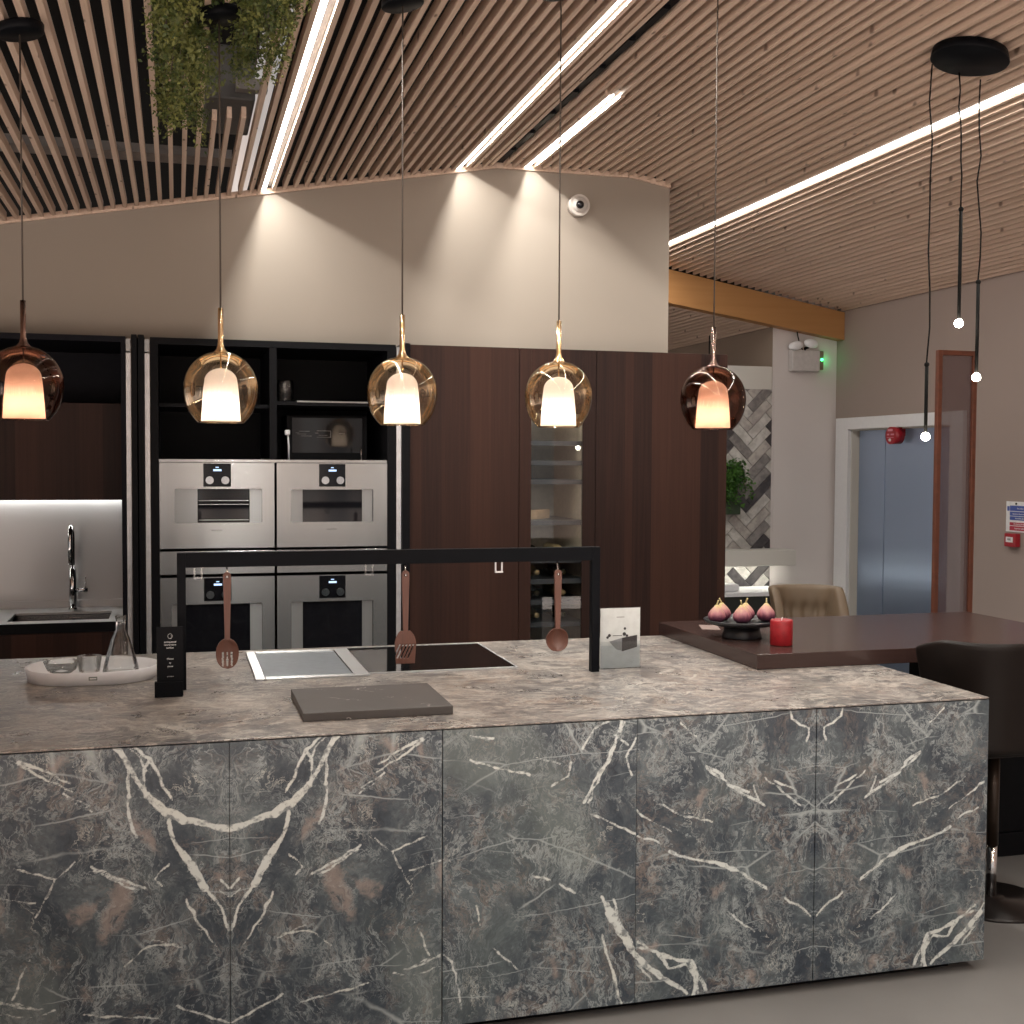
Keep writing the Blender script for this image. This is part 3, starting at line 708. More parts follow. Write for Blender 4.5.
def hook(x, z1, parent, mat):
    bm = newbm(); add_tube(bm, [(x, 0.757, 1.3012), (x, 0.752, 1.294), (x, 0.742, z1+0.004), (x, 0.738, z1-.004), (x, 0.742, z1-.010), (x, 0.748, z1-.008)], 0.0026, 8)
    return obj('hook', bm, mat, parent)
def utensil(x, label, kind, ztop):
    t = thing('wooden_'+kind, (x, 0.745, ztop), label, kind, 'wooden utensils hanging from the bar')
    bm = newbm(); y = 0.745
    def slab(poly, th, holes=()):
        add_prism(bm, [(x+a, b) for a, b in poly], y-th/2, y+th/2, 'Y')
    zt = ztop
    # handle: flat bar tapering down, with a hanging hole near its top
    hw, lw, zb = .0125, .0085, 1.062
    ring = 12; hz = zt-.016; hr = .0055
    outer = []
    for k in range(ring*2):                                   # rounded head around the hole
        a = PI*k/(ring*2-1); outer.append((hw*math.cos(a), zt-.012+.012*math.sin(a)))
    zcut = zt-.034
    circ = [(hr*math.cos(2*PI*k/24), hz+hr*math.sin(2*PI*k/24)) for k in range(24)]
    half_r = [(0, zt)]+[p for p in outer[ring-1::-1]]+[(hw, zcut), (0, zcut)]
    for sgn in (1, -1):
        pts = [(0, zt)]+[(sgn*abs(p[0]), p[1]) for p in outer[ring-1::-1]]+[(sgn*hw, zcut), (0, zcut), (0, hz-hr)]
        pts += [(sgn*hr*math.sin(PI*k/12), hz-hr*math.cos(PI*k/12)) for k in range(1, 12)]+[(0, hz+hr)]
        slab(pts, .014)
    slab([(-hw, zcut), (hw, zcut), (lw, zb+.03), (lw, zb), (-lw, zb), (-lw, zb+.03)], .014)
    obj('handle', bm, M['spoon'], t); bm = newbm()
    def strip_head(outline, slots, thick, bulge):
        """head between slots: columns of a lens-shaped outline, bulging forward"""
        zs = sorted({z for z, _ in outline}); 
    def head(width, zlo, zhi, slots, slot_z, square=False, nz=26, nx=34, depth=.012, slant=0.0):
        zc_, hh = (zlo+zhi)/2, (zhi-zlo)/2
        def half(z):
            s = (z-zc_)/hh
            if square:
                if s > 0.15: return width*math.sqrt(max(0, 1-((s-.15)/.95)**2))*1.0 if s < 1 else .009
                return width*(1.0-.10*(0.15-s)) if s > -.9 else width*(.9)
            return width*math.sqrt(max(0.0, 1-s*s))**.9
        F_, B_ = {}, {}
        for j in range(nz+1):
            z = zlo+(zhi-zlo)*j/nz; w = max(half(z), .0085 if z > zc_ else .002)
            for i in range(nx+1):
                q = -1+2*i/nx; px = x+q*w; r2_ = q*q*.8+((z-zc_)/hh)**2*.8
                yb = y-depth*(1-min(1, r2_))
                if not square: yb = y+depth*(1-min(1, r2_))      # hollow side faces the camera
                F_[i, j] = bm.verts.new((px, yb-.0025, z)); B_[i, j] = bm.verts.new((px, yb+.0035, z))
        open_ = set()
        for j in range(nz):
            for i in range(nx):
                zz = zlo+(zhi-zlo)*(j+.5)/nz; w = max(half(zz), .002); xx = (-1+2*(i+.5)/nx)*w
                for sx in slots:
                    if slot_z[0] < zz < slot_z[1] and abs(xx-sx-slant*(zz-zc_)) < .0030: open_.add((i, j))
        for j in range(nz):
            for i in range(nx):
                if (i, j) in open_: continue
                a = [(i, j), (i+1, j), (i+1, j+1), (i, j+1)]
                f = bm.faces.new([F_[q] for q in a]); f.smooth = True
                f = bm.faces.new([B_[q] for q in a[::-1]]); f.smooth = True
                for (di, dj, e) in ((0, -1, (0, 1)), (1, 0, (1, 2)), (0, 1, (2, 3)), (-1, 0, (3, 0))):
                    ni, nj = i+di, j+dj
                    if not (0 <= ni < nx and 0 <= nj < nz) or (ni, nj) in open_:
                        p, q = a[e[0]], a[e[1]]
                        bm.faces.new((F_[q], F_[p], B_[p], B_[q]))
        loose = [w for w in bm.verts if not w.link_faces]
        bmesh.ops.delete(bm, geom=loose, context='VERTS')
    if kind == 'slotted_spoon': head(.037, .966, 1.066, (-.0145, 0, .0145), (.975, 1.018), depth=.013); nm = 'bowl'
    elif kind == 'spatula': head(.037, .959, 1.072, (-.024, -.012, 0, .012, .024), (.978, 1.028), True, depth=.004, slant=.45, nz=40, nx=50); nm = 'blade'
    else: head(.041, .980, 1.064, (), (0, 0), depth=.022); nm = 'bowl'
    obj(nm, bm, M['spoon'], t)
    hook(x, zt-.012, t, M['chrome'])
utensil(-2.372, 'wooden slotted spoon hanging near the black sign', 'slotted_spoon', 1.286)
utensil(-1.777, 'wooden slotted spatula hanging in front of the hob', 'spatula', 1.280)
utensil(-1.229, 'wooden ladle hanging close to the frame post by the brochure', 'ladle', 1.272)
for x, lb in ((-2.464, 'empty clear hook on the bar beside the slotted spoon'), (-1.901, 'empty clear hook on the bar beside the spatula'), (-1.444, 'small square clear hook on the bar between spatula and ladle')):
    bm = newbm()
    add_box(bm, x-.014, x-.009, .752, .757, 1.2705, 1.3015); add_box(bm, x+.009, x+.014, .752, .757, 1.2705, 1.3015); add_box(bm, x-.014, x+.014, .746, .757, 1.265, 1.2705)
    tag(obj('bar_hook', bm, M['edge'] if 'square' in lb else M['glass_clear']), lb, 'hook', 'empty hooks on the bar')

# black leaflet sign
t = thing('table_sign', (-2.553, 0.645, 0.9), 'narrow black upright sign with small white print on the worktop', 'sign')
bm = newbm(); add_box(bm, -2.594, -2.513, 0.646, 0.650, 0.9015, 1.124, 0.0008); obj('card', bm, M['black'], t)
bm = newbm(); add_box(bm, -2.601, -2.515, 0.634, 0.640, 0.9005, 0.949, 0.001); add_box(bm, -2.601, -2.515, 0.641, 0.668, 0.9005, 0.9010); add_box(bm, -2.601, -2.515, 0.656, 0.661, 0.902, 0.949, 0.001)
obj('holder', bm, M['black_metal'], t)
bm = newbm()
for k in range(24):
    a, b = 2*PI*k/24, 2*PI*(k+1)/24
    P = [(-2.553+.0075*math.cos(a), 1.094+.0085*math.sin(a)), (-2.553+.0075*math.cos(b), 1.094+.0085*math.sin(b)), (-2.553+.0062*math.cos(b), 1.094+.0072*math.sin(b)), (-2.553+.0062*math.cos(a), 1.094+.0072*math.sin(a))]
    add_prism(bm, P, .6450, .6455, 'Y')
P = [(-2.553+.005*math.cos(a), 1.092+.0055*math.sin(a)) for a in np.linspace(-PI*.6, PI*.35, 12)]+[(-2.551+.003*math.cos(a), 1.093+.0045*math.sin(a)) for a in np.linspace(PI*.35, -PI*.6, 12)]
add_prism(bm, P, .6450, .6455, 'Y'); obj('emblem', bm, plain('print_grey', (.45, .45, .45), .6), t)
WH = plain('print_white', (.75, .75, .75), .6)
rows = [('antiquated', 1.0755, .0088), ('natural stone', 1.0665, .0070), ('surface', 1.0570, .0080), ('Matte', 1.0215, .0085), ('by', 1.0085, .006), ('stone', 0.9975, .0078), ('s t o n e', 0.9655, .0058)]
bm = newbm()
for s_, z_, sz in rows:
    b2 = text_bm(s_, sz, (-2.553, .6453, z_)); me_ = bpy.data.meshes.new('x'); b2.to_mesh(me_); b2.free(); bm.from_mesh(me_); bpy.data.meshes.remove(me_)
obj('lettering', bm, WH, t)

# oval tray with glassware
t = thing('oval_tray', (-2.797, 1.062, 0.9), 'white oval tray with upright rim on the worktop', 'tray')
bm = newbm()
def stadium(cx, cy, L, r, n=20, ang=0.0):
    P = []
    for k in range(n+1): a = -PI/2+PI*k/n; P.append((L+r*math.cos(a), r*math.sin(a)))
    for k in range(n+1): a = PI/2+PI*k/n; P.append((-L+r*math.cos(a), r*math.sin(a)))
    c, s = math.cos(ang), math.sin(ang)
    return [(cx+c*a-s*b, cy+s*a+c*b) for a, b in P]
TC = (-2.812, 1.062); TA = -0.05
rings = [(stadium(*TC, .050, .155, ang=TA), .9005), (stadium(*TC, .051, .161, ang=TA), .9010), (stadium(*TC, .053, .168, ang=TA), .944), (stadium(*TC, .053, .167, ang=TA), .9455), (stadium(*TC, .052, .161, ang=TA), .944), (stadium(*TC, .050, .153, ang=TA), .910), (stadium(*TC, .048, .146, ang=TA), .907)]
vr = [[bm.verts.new((a, b, z)) for a, b in P] for P, z in rings]
for A, B in zip(vr, vr[1:]):
    n = len(A)
    for k in range(n): f = bm.faces.new((A[k], A[(k+1) % n], B[(k+1) % n], B[k])); f.smooth = True
bm.faces.new(vr[0][::-1]); bm.faces.new(vr[-1]); obj('body', bm, M['white_gloss'], t)
bm = newbm(); add_box(bm, -2.8155, -2.7885, 0.8945, 0.8970, 0.919, 0.931); b_ = obj('maker_label', bm, plain('label_grey', (.20, .23, .22), .5), t); b_['label'] = 'small grey label on the rim'
bm = newbm(); add_box(bm, -2.8125, -2.7915, 0.8937, 0.8944, 0.923, 0.927); obj('lettering', bm, WH, b_)
def vessel(name, prof, c, label, cat, parts=None):
    bm = newbm(); add_lathe(bm, prof, c, 36)
    return tag(obj(name, bm, M['glass_clear']), label, cat)
vessel('glass_carafe', [(0, .0005), (.060, .001), (.063, .004), (.056, .035), (.033, .115), (.0175, .152), (.0165, .180), (.0195, .200), (.0175, .200), (.0148, .180), (.0155, .152), (.031, .115), (.054, .035), (.060, .006), (0, .004)], (-2.722, 1.100, .9075), 'clear conical glass carafe standing in the oval tray', 'carafe')
vessel('drinking_glass', [(0, .0005), (.036, .001), (.042, .055), (.0405, .055), (.0345, .006), (0, .005)], (-2.830, 1.150, .9075), 'short clear tumbler in the oval tray beside the carafe', 'glass')
vessel('glass_bowl', [(0, .0005), (.025, .001), (.048, .018), (.060, .048), (.0585, .048), (.046, .020), (.024, .004), (0, .004)], (-2.918, 1.100, .9075), 'shallow clear glass bowl in the end of the oval tray', 'bowl')

# brochure in a clear stand
t = thing('brochure', (-0.97, 0.80, 0.9), 'pale brochure picturing a dark kitchen block, upright by the frame post', 'brochure')
bm = newbm(); add_box(bm, -1.047, -0.893, 0.801, 0.804, 0.9015, 1.121); obj('card', bm, plain('print_paper', (.60, .62, .61), .35), t)
bm = newbm(); add_box(bm, -1.046, -0.894, 0.8000, 0.8006, 0.902, 0.985); obj('printed_floor', bm, plain('print_floor', (.46, .50, .52), .35), t)
bm = newbm()
add_prism(bm, [(-1.013, 1.0), (-.962, 1.012), (-.962, .964), (-.985, .970), (-1.0, .985)], .7990, .7996, 'Y'); obj('printed_counter', bm, plain('print_mid', (.22, .23, .24), .4), t)
bm = newbm(); add_prism(bm, [(-.964, 1.012), (-.905, 1.021), (-.905, .977), (-.964, .962)], .7984, .7988, 'Y')
for cx, cz, r in ((-.955, 1.026, .007), (-.945, 1.020, .005), (-.953, 1.046, .005), (-1.013, 1.022, .006), (-1.02, 1.015, .005)):
    add_prism(bm, [(cx+r*math.cos(a), cz+r*math.sin(a)) for a in np.linspace(0, 2*PI, 9)[:-1]], .7984, .7988, 'Y')
add_box(bm, -1.0, -.964, .7984, .7988, 1.020, 1.022); obj('printed_block', bm, plain('print_dark', (.03, .027, .03), .4), t)
bm = newbm(); add_box(bm, -.985, -.955, .7994, .7998, 1.087, 1.090); obj('lettering', bm, plain('print_text', (.28, .28, .28), .5), t)
bm = newbm(); add_box(bm, -1.050, -.890, .7965, .7980, .9005, 1.0); add_box(bm, -1.050, -.890, .798, .85, .9003, .9012); add_box(bm, -1.050, -.890, .806, .8075, .9013, 1.123)
obj('stand', bm, M['glass_clear'], t)

# ------------------------------------------------------------------ pendants over the island
KP = .9775; YP = 0.68
def kz(z): return 1.65+(z-1.65)*KP
ZP = kz(1.777)
def pendant(x, glass, metal, label):
    zt = zc(x)-.001
    t = thing('pendant_lamp', (x, YP, ZP), label, 'pendant lamp', 'glass pendants above the island')
    c = (x, YP, 0)
    def L(prof): return [(r*KP, kz(z)) for r, z in prof]
    bm = newbm()
    prof = []
    for k in range(13): s = 1-k/12; prof.append((.12*math.sqrt(1-(.79*s)**2), 1.885-.108*s))
    for k in range(1, 15): s = k/14; prof.append((max(.0125, .12*math.sqrt(max(0, 1-s**2.05))), 1.885+.126*s))
    add_lathe(bm, L(prof), c, 48); obj('glass_globe', bm, glass, t)
    bm = newbm(); add_lathe(bm, L([(.0735, 1.7765), (.076, 1.7775), (.0735, 1.7795), (.0705, 1.778), (.0735, 1.7765)]), c, 48); obj('rim', bm, glass, t)
    bm = newbm()
    prof = [(.0635, 1.782), (.0605, 1.83), (.0565, 1.885), (.0530, 1.912)]+[(.053*math.cos(a), 1.912+.043*math.sin(a)) for a in np.linspace(.15, PI/2-.12, 8)]+[(.004, 1.9555)]
    add_lathe(bm, L(prof), c, 40); obj('inner_shade', bm, M['opal'], t)
    bm = newbm(); add_sphere(bm, (x, YP, kz(1.822)), .0190); obj('bulb', bm, M['bulb_copper'] if glass is M['glass_copper'] else M['bulb_on'], t)
    bm = newbm(); add_cyl(bm, (x, YP, kz(1.842)), .011, .03); add_cyl(bm, (x, YP, kz(1.842)+.03), .0022, .145); obj('lamp_holder', bm, metal, t)
    bm = newbm(); add_lathe(bm, L([(.0, 2.152), (.0088, 2.152), (.0088, 2.04), (.0105, 2.028), (.0135, 2.018), (.0215, 2.009), (.0215, 2.003), (0, 2.002)]), c, 24); obj('stem', bm, metal, t)
    zs = kz(2.1525)
    bm = newbm(); add_cyl(bm, (x, YP, zs), .0028, zt-.03-zs, seg=8); obj('cord', bm, M['cord_brown'], t)
    bm = newbm()
    add_lathe(bm, [(0, -.030), (.067, -.030), (.070, -.027), (.070, -.006), (.066, 0), (0, 0)], (x, YP, zt), 40)
    for w in bm.verts: w.co.z += (w.co.x-x)*(SL if x < XA else (0 if x < XB else -SL))
    obj('canopy', bm, M['black_metal'], t)
px_ = [-2.9815, -2.391, -1.801, -1.252, -0.668]
pendant(px_[0], M['glass_copper'], M['copper_dark'], 'dark copper glass pendant in front of the sink niche')
pendant(px_[1], M['glass_gold'], M['gold'], 'pale gold glass pendant in front of the open shelves')
pendant(px_[2], M['glass_gold'], M['gold'], 'pale gold glass pendant at the edge of the open shelves, middle of the five')
pendant(px_[3], M['glass_gold'], M['gold'], 'pale gold glass pendant above the wine cabinet')
pendant(px_[4], M['glass_copper'], M['copper_dark'], 'dark copper glass pendant near the end of the tall cabinets')

# cluster pendant over the table
cx, cy, cz = 0.535, 0.90, zc(0.535)-.008
t = thing('cluster_pendant', (cx, cy, cz), 'round black ceiling plate with three thin rods ending in tiny lit globes', 'pendant lamp')
bm = newbm(); add_lathe(bm, [(0, -.034), (.147, -.034), (.150, -.030), (.143, .004), (0, .004)], (cx, cy, cz), 48)
for w in bm.verts: w.co.z -= (w.co.x-cx)*SL
obj('canopy', bm, M['black_metal'], t)
for (xg, zg, zr, xt, seed) in ((.446, 1.766, 2.062, .442, 1), (.594, 2.236, 2.704, .570, 2), (.684, 2.016, 2.410, .672, 3)):
    random.seed(seed)
    top = cz-.034-(xt-cx)*SL; cyy = cy+.115; P = [(xt, cyy, top)]
    for k in range(1, 8):
        f = k/8; P.append((xt+(xg-xt)*f+random.uniform(-.009, .009), cyy+random.uniform(-.006, .006), top+(zr-top)*f))
    P.append((xg-.004, cyy, zr))
    bm = newbm(); add_tube(bm, P, .0034, 6); obj('cord', bm, M['cord'], t)
    bm = newbm(); add_cyl(bm, (xg-.002, cyy, zg+.021), .0072, zr-zg-.021, seg=12); add_sphere(bm, (xg-.002, cyy, zr), .0105, 12, 8); obj('rod', bm, M['cord'], t)
    bm = newbm(); add_sphere(bm, (xg-.002, cyy, zg), .0175); obj('globe', bm, M['bulb_small'], t)
random.seed(11)
t = thing('hanging_lamp', (2.0, 7.2, 2.2), 'thin black lamp cord hanging beyond the orange beam', 'pendant lamp')
xh, yh = 2.06, 6.6
bm = newbm(); add_cyl(bm, (xh, yh, 2.1), .006, zc(xh)-2.1, seg=8); obj('cord', bm, M['cord'], t)
bm = newbm(); add_lathe(bm, [(.002, 2.1), (.02, 2.09), (.07, 1.98), (.068, 1.98), (.018, 2.085), (.002, 2.095)], (xh, yh, 0), 24); obj('shade', bm, M['black_metal'], t)

# ------------------------------------------------------------------ table on the island's end, and what stands on it
t = thing('bar_table', (0.29, 1.09, 0), 'thick dark walnut bar table resting on the island end', 'table')
bm = newbm(); add_box(bm, -0.498, 1.073, 0.644, 1.572, 0.9008, 0.9565, 0.002); obj('tabletop', bm, M['table'], t)
bm = newbm(); add_box(bm, 0.66, 1.03, 0.965, 1.42, 0.10, 0.900, 0.003); obj('pedestal', bm, M['black'], t)
bm = newbm(); add_box(bm, 0.64, 1.05, 0.955, 1.44, 0.0, 0.0995, 0.003); obj('plinth', bm, M['black'], t)

CS = (-0.355, 1.055)
t = thing('cake_stand', (CS[0], CS[1], 0.957), 'low matt black cake stand holding figs on the walnut table', 'cake stand')
DKC = plain('black_stoneware', (.016, .017, .02), .32)
bm = newbm(); add_lathe(bm, [(0, .9575), (.079, .9575), (.080, .960), (.074, .980), (.068, 1.008), (0, 1.009)], (*CS, 0), 40); obj('foot', bm, DKC, t)
bm = newbm(); add_lathe(bm, [(0, 1.0092), (.120, 1.0092), (.146, 1.018), (.153, 1.029), (.150, 1.031), (.140, 1.024), (.115, 1.0195), (0, 1.0190)], (*CS, 0), 48); obj('plate', bm, DKC, t)
fig0 = None
def fig(x, y, rz, s, label, tilt):
    global fig0
    if fig0 is None:
        t = thing('fig', (x, y, 1.0205), label, 'fig', 'figs on the black cake stand')
        bm = newbm(); add_lathe(bm, [(0, 0), (.018, .001), (.029, .010), (.0325, .022), (.029, .034), (.020, .046), (.011, .056), (.006, .062), (0, .0635)], (x, y, 1.0205), 28); obj('flesh', bm, M['fig'], t)
        bm = newbm(); add_tube(bm, [(x, y, 1.0815), (x+.002, y, 1.088), (x+.006, y, 1.094), (x+.008, y, 1.100)], [.0035, .0028, .0024, .003], 8); obj('stalk', bm, M['figstem'], t)
        fig0 = t
    else: t = dup(fig0, (x, y, 1.0205), label)
    t.rotation_euler = (tilt[0], tilt[1], rz); t.scale = (s, s, s)
fig(CS[0]-.108, CS[1]+.005, .4, 1.10, 'fig with a yellow top, at the stand edge beside the cabinet', (0, 0))
fig(CS[0]-.056, CS[1]+.062, 2.4, 1.12, 'pale fig in the back row of the black stand, second from the cabinet', (-.05, .04))
fig(CS[0]-.020, CS[1]-.045, 4.0, 1.15, 'pink fig in front on the black stand, in the middle', (.06, 0))
fig(CS[0]+.034, CS[1]+.034, 5.2, 1.12, 'pale pink fig at the back between the front fig and the candle end', (-.04, -.05))
fig(CS[0]+.099, CS[1]-.012, 1.2, 1.15, 'pink streaked fig at the stand edge closest to the red candle', (.03, .05))
t = thing('pillar_candle', (-.301, .83, .957), 'squat red pillar candle beside the black cake stand', 'candle')
bm = newbm(); add_lathe(bm, [(0, .957), (.040, .957), (.0425, .960), (.0425, 1.050), (.040, 1.055), (.034, 1.056), (.026, 1.052), (0, 1.050)], (-.301, .83, 0), 40); obj('wax', bm, M['candle'], t)
bm = newbm(); add_tube(bm, [(-.301, .83, 1.049), (-.300, .83, 1.058), (-.297, .83, 1.064)], .0016, 6); obj('wick', bm, M['white'], t)
bm = newbm()
add_prism(bm, [(-.415, 1.30), (-.345, 1.27), (-.300, 1.40), (-.372, 1.43)], .9568, .9580, 'Z')
tag(obj('paper_slip', bm, plain('glossy_slip', (.42, .32, .29), .2)), 'small pale slip of paper lying on the table behind the cake stand', 'paper')

# ------------------------------------------------------------------ bar stools
def stool(loc, rz, label, leather, W=.285, drop=.05):
    """origin at floor, sitter faces +Y; wrap-around back with buttoned inside"""
    t = thing('bar_stool', loc, label, 'bar stool', 'leather bar stools at the walnut table')
    def loc_obj(name, bm, mat, sub=0):
        bmesh.ops.recalc_face_normals(bm, faces=bm.faces)
        me = bpy.data.meshes.new(name); bm.to_mesh(me); bm.free(); me.materials.append(mat)
        o = bpy.data.objects.new(name, me); COL.objects.link(o); o.parent = t
        if sub:
            m = o.modifiers.new('round', 'SUBSURF'); m.levels = sub; m.render_levels = sub
            for p in me.polygons: p.use_smooth = True
        return o
    bm = newbm(); add_lathe(bm, [(0, 0), (.215, 0), (.217, .004), (.213, .012), (.05, .020), (.045, .028), (0, .030)], (0, 0, 0), 56); loc_obj('base', bm, plain('bronze_base', (.018, .014, .013), .3, .4))
    bm = newbm(); add_cyl(bm, (0, 0, .0302), .019, .19, seg=28); loc_obj('lift_column', bm, M['chrome'])
    bm = newbm(); add_cyl(bm, (0, 0, .2204), .0225, .35, seg=28); loc_obj('column_cover', bm, plain('bronze_cover', (.045, .03, .022), .35, .5))
    bm = newbm(); add_box(bm, -.07, .07, -.07, .07, .5706, .588, .004); loc_obj('seat_plate', bm, M['black_metal'])
    bm = newbm(); add_box(bm, -W+.045, W-.045, -.185, .26, .5885, .70, .045, seg=4); s_ = loc_obj('seat', bm, leather)
    for p in s_.data.polygons: p.use_smooth = True
    # wrap-around back shell
    bm = newbm(); nu, nv = 44, 14
    def plan(u):                       # u in -1..1, rounded U open to +Y
        D, R = .255, min(.14, W*.75)
        L1 = .16; L2 = PI*R/2; L3 = 2*(W-R); tot = 2*L1+2*L2+L3; s = (u+1)/2*tot
        if s < L1: return (-W, -D+R+L1-s), (-1, 0)
        s -= L1
        if s < L2: a = s/R; return (-W+R-R*math.cos(a), -D+R-R*math.sin(a)), (-math.cos(a), -math.sin(a))
        s -= L2
        if s < L3: return (-W+R+s, -D), (0, -1)
        s -= L3
        if s < L2: a = s/R; return (W-R+R*math.sin(a), -D+R-R*math.cos(a)), (math.sin(a), -math.cos(a))
        s -= L2
        return (W, -D+R+s), (1, 0)
    def top(u): return 1.030-drop*max(0, (abs(u)-.62)/.38)**1.5
    O, I = {}, {}
    for i in range(nu+1):
        u = -1+2*i/nu; (px, py), (nx, ny) = plan(u)
        for j in range(nv+1):
            f = j/nv; z = .62+(top(u)-.62)*f
            lean = .045*f*f if abs(u) < .8 else .045*f*f
            th = .058*(1-.25*f)
            O[i, j] = bm.verts.new((px+nx*lean, py+ny*lean, z))
            dim = 0
            for rowz in (.80, .90):
                for q in (-.42, -.25, -.085, .085, .25, .42):
                    dim = max(dim, .034*math.exp(-(((u-q)/.045)**2+((z-rowz)/.026)**2)))
                    dim = max(dim, .010*math.exp(-((u-q)/.018)**2) if z < .9 else 0)
            I[i, j] = bm.verts.new((px+nx*(lean-th+dim), py+ny*(lean-th+dim), z-.004*(f == 1)))
    for i in range(nu):
        for j in range(nv):
            bm.faces.new((O[i, j], O[i+1, j], O[i+1, j+1], O[i, j+1])); bm.faces.new((I[i, j+1], I[i+1, j+1], I[i+1, j], I[i, j]))
        bm.faces.new((O[i, nv], O[i+1, nv], I[i+1, nv], I[i, nv])); bm.faces.new((I[i, 0], I[i+1, 0], O[i+1, 0], O[i, 0]))
    for j in range(nv):
        bm.faces.new((O[0, j], O[0, j+1], I[0, j+1], I[0, j])); bm.faces.new((I[nu, j], I[nu, j+1], O[nu, j+1], O[nu, j]))
    loc_obj('backrest', bm, leather, 1)
    for rowz in (.80, .90):
        for q in (-.42, -.25, -.085, .085, .25, .42):
            (px, py), (nx, ny) = plan(q); f = (rowz-.62)/(1.03-.62); off = .045*f*f-.058*(1-.25*f)+.030
            b2 = newbm(); add_sphere(b2, (px+nx*off, py+ny*off, rowz), .011, 12, 8); loc_obj('button', b2, leather)
    t.rotation_euler = (0, 0, rz)
    return t
stool((0.425, 0.52, 0), 0.0, 'dark brown leather bar stool with its back to the island end', M['leather_dark'])
stool((0.525, 2.02, 0), PI-.18, 'taupe buttoned leather bar stool behind the walnut table', M['leather_tan'], .148, .22)

# ------------------------------------------------------------------ tall kitchen run
YK, YE = 3.23, 3.98; ZT = 2.292
# sink niche
t = thing('sink_cabinet', (-3.35, 3.6, 0), 'open sink niche with steel splashback and walnut fronts, beneath the beige wall', 'kitchen unit')
XL, XS = -3.98, -2.782
bm = newbm(); add_box(bm, XL, XL+.02, YK, YE, 0, ZT); add_box(bm, XS-.022, XS, YK, YE, 0, ZT); add_box(bm, XL+.02, XS-.022, YK, YE, ZT-.03, ZT); add_box(bm, XL+.02, XS-.022, YE-.02, YE, 0.1, ZT-.03); add_box(bm, XL+.02, XS-.022, YK+.05, YE-.02, 0, .1)
obj('carcass', bm, M['black_inside'], t)
bm = newbm(); add_box(bm, XL+.022, XS-.024, YK+.24, YE-.022, 1.44, 1.955, .001); obj('upper_door', bm, M['walnut'], t)
bm = newbm(); add_box(bm, XL+.022, XS-.024, YE-.030, YE-.0205, .815, 1.439); obj('splashback', bm, M['steel_pale'], t)
bm = newbm(); add_box(bm, XL+.022, XS-.024, YE-.060, YE-.0305, .816, .855); obj('upstand', bm, M['steel_pale'], t)
bx0, bx1, by0, by1 = -3.38, -2.88, 3.35, 3.70
bm = newbm()
for a in ((XL+.022, bx0, YK+.012, YE-.031), (bx1, XS-.024, YK+.012, YE-.031), (bx0, bx1, YK+.012, by0), (bx0, bx1, by1, YE-.031)): add_box(bm, *a, .803, .815)
obj('worktop', bm, M['steel_pale'], t)
bm = newbm(); add_box(bm, XL+.022, XS-.024, YK+.004, YK+.0115, .763, .8145); obj('front_rail', bm, M['black'], t)
bm = newbm(); add_box(bm, XL+.05, XS-.05, YE-.10, YE-.08, 1.430, 1.4395); obj('light_strip', bm, M['niche_led'], t)
bm = newbm(); add_box(bm, bx0, bx0+.004, by0, by1, .64, .7995); add_box(bm, bx1-.004, bx1, by0, by1, .64, .7995); add_box(bm, bx0+.004, bx1-.004, by0, by0+.004, .64, .7995); add_box(bm, bx0+.004, bx1-.004, by1-.004, by1, .64, .7995); add_box(bm, bx0+.004, bx1-.004, by0+.004, by1-.004, .64, .644)
obj('sink_basin', bm, M['steel'], t)
bm = newbm(); add_box(bm, -3.105, -3.045, by1-.012, by1-.0045, .765, .785, .002); obj('overflow_cover', bm, M['chrome'], t)
bm = newbm(); add_box(bm, XL+.022, XS-.024, YK, YK+.02, .11, .762, .001); obj('base_door', bm, M['walnut'], t)
t = thing('kitchen_faucet', (-3.06, 3.78, .815), 'tall chrome swan neck faucet on the steel worktop', 'faucet')
FX, FY = -3.093, 3.80
bm = newbm(); add_cyl(bm, (FX, FY, .8153), .024, .012); add_cyl(bm, (FX, FY, .827), .019, .22, seg=24); obj('body', bm, M['chrome'], t)
bm = newbm(); add_tube(bm, [(FX, FY, 1.0472), (FX, FY, 1.20)]+[(FX, FY-.075+.075*math.cos(a), 1.20+.085*math.sin(a)) for a in np.linspace(.2, PI-.1, 12)]+[(FX, FY-.150, 1.17), (FX, FY-.150, 1.08)], .0125, 16); obj('spout', bm, M['chrome'], t)
bm = newbm(); add_cyl(bm, (FX+.0195, FY, .925), .0125, .060, axis='X', seg=20); add_cyl(bm, (FX+.068, FY, .936), .003, .065, seg=10); obj('lever', bm, M['chrome'], t)

# folded pocket doors between niche and ovens, and one beyond the ovens
def pocket(x0, x1, xs0, xs1, label):
    t = thing('pocket_door', ((x0+x1)/2, YK, 0), label, 'door', 'folded pocket doors with pale edge strips')
    bm = newbm(); add_box(bm, x0, x1, YK-.035, YE-.05, .012, ZT+.008, .002); obj('leaf', bm, M['black'], t)
    bm = newbm(); add_box(bm, xs0, xs1, YK-.012, YK-.002, .012, ZT-.085, .001); obj('edge_strip', bm, M['edge'], t)
    bm = newbm(); add_box(bm, xs0, xs1, YK-.010, YK-.002, ZT-.078, ZT-.012, .001); 
    for z in (ZT-.04, ZT-.06): add_cyl(bm, ((xs0+xs1)/2, YK-.014, z), .003, .004, axis='Y', seg=10)
    obj('hinge', bm, M['steel_dark'], t)
pocket(-2.752, -2.724, -2.779, -2.755, 'folded pocket door with pale edge beside the sink niche')
pocket(-2.718, -2.689, -2.687, -2.662, 'folded pocket door with pale edge beside the oven tower')
pocket(-1.337, -1.296, -1.368, -1.341, 'folded pocket door with pale edge between ovens and walnut cabinet')

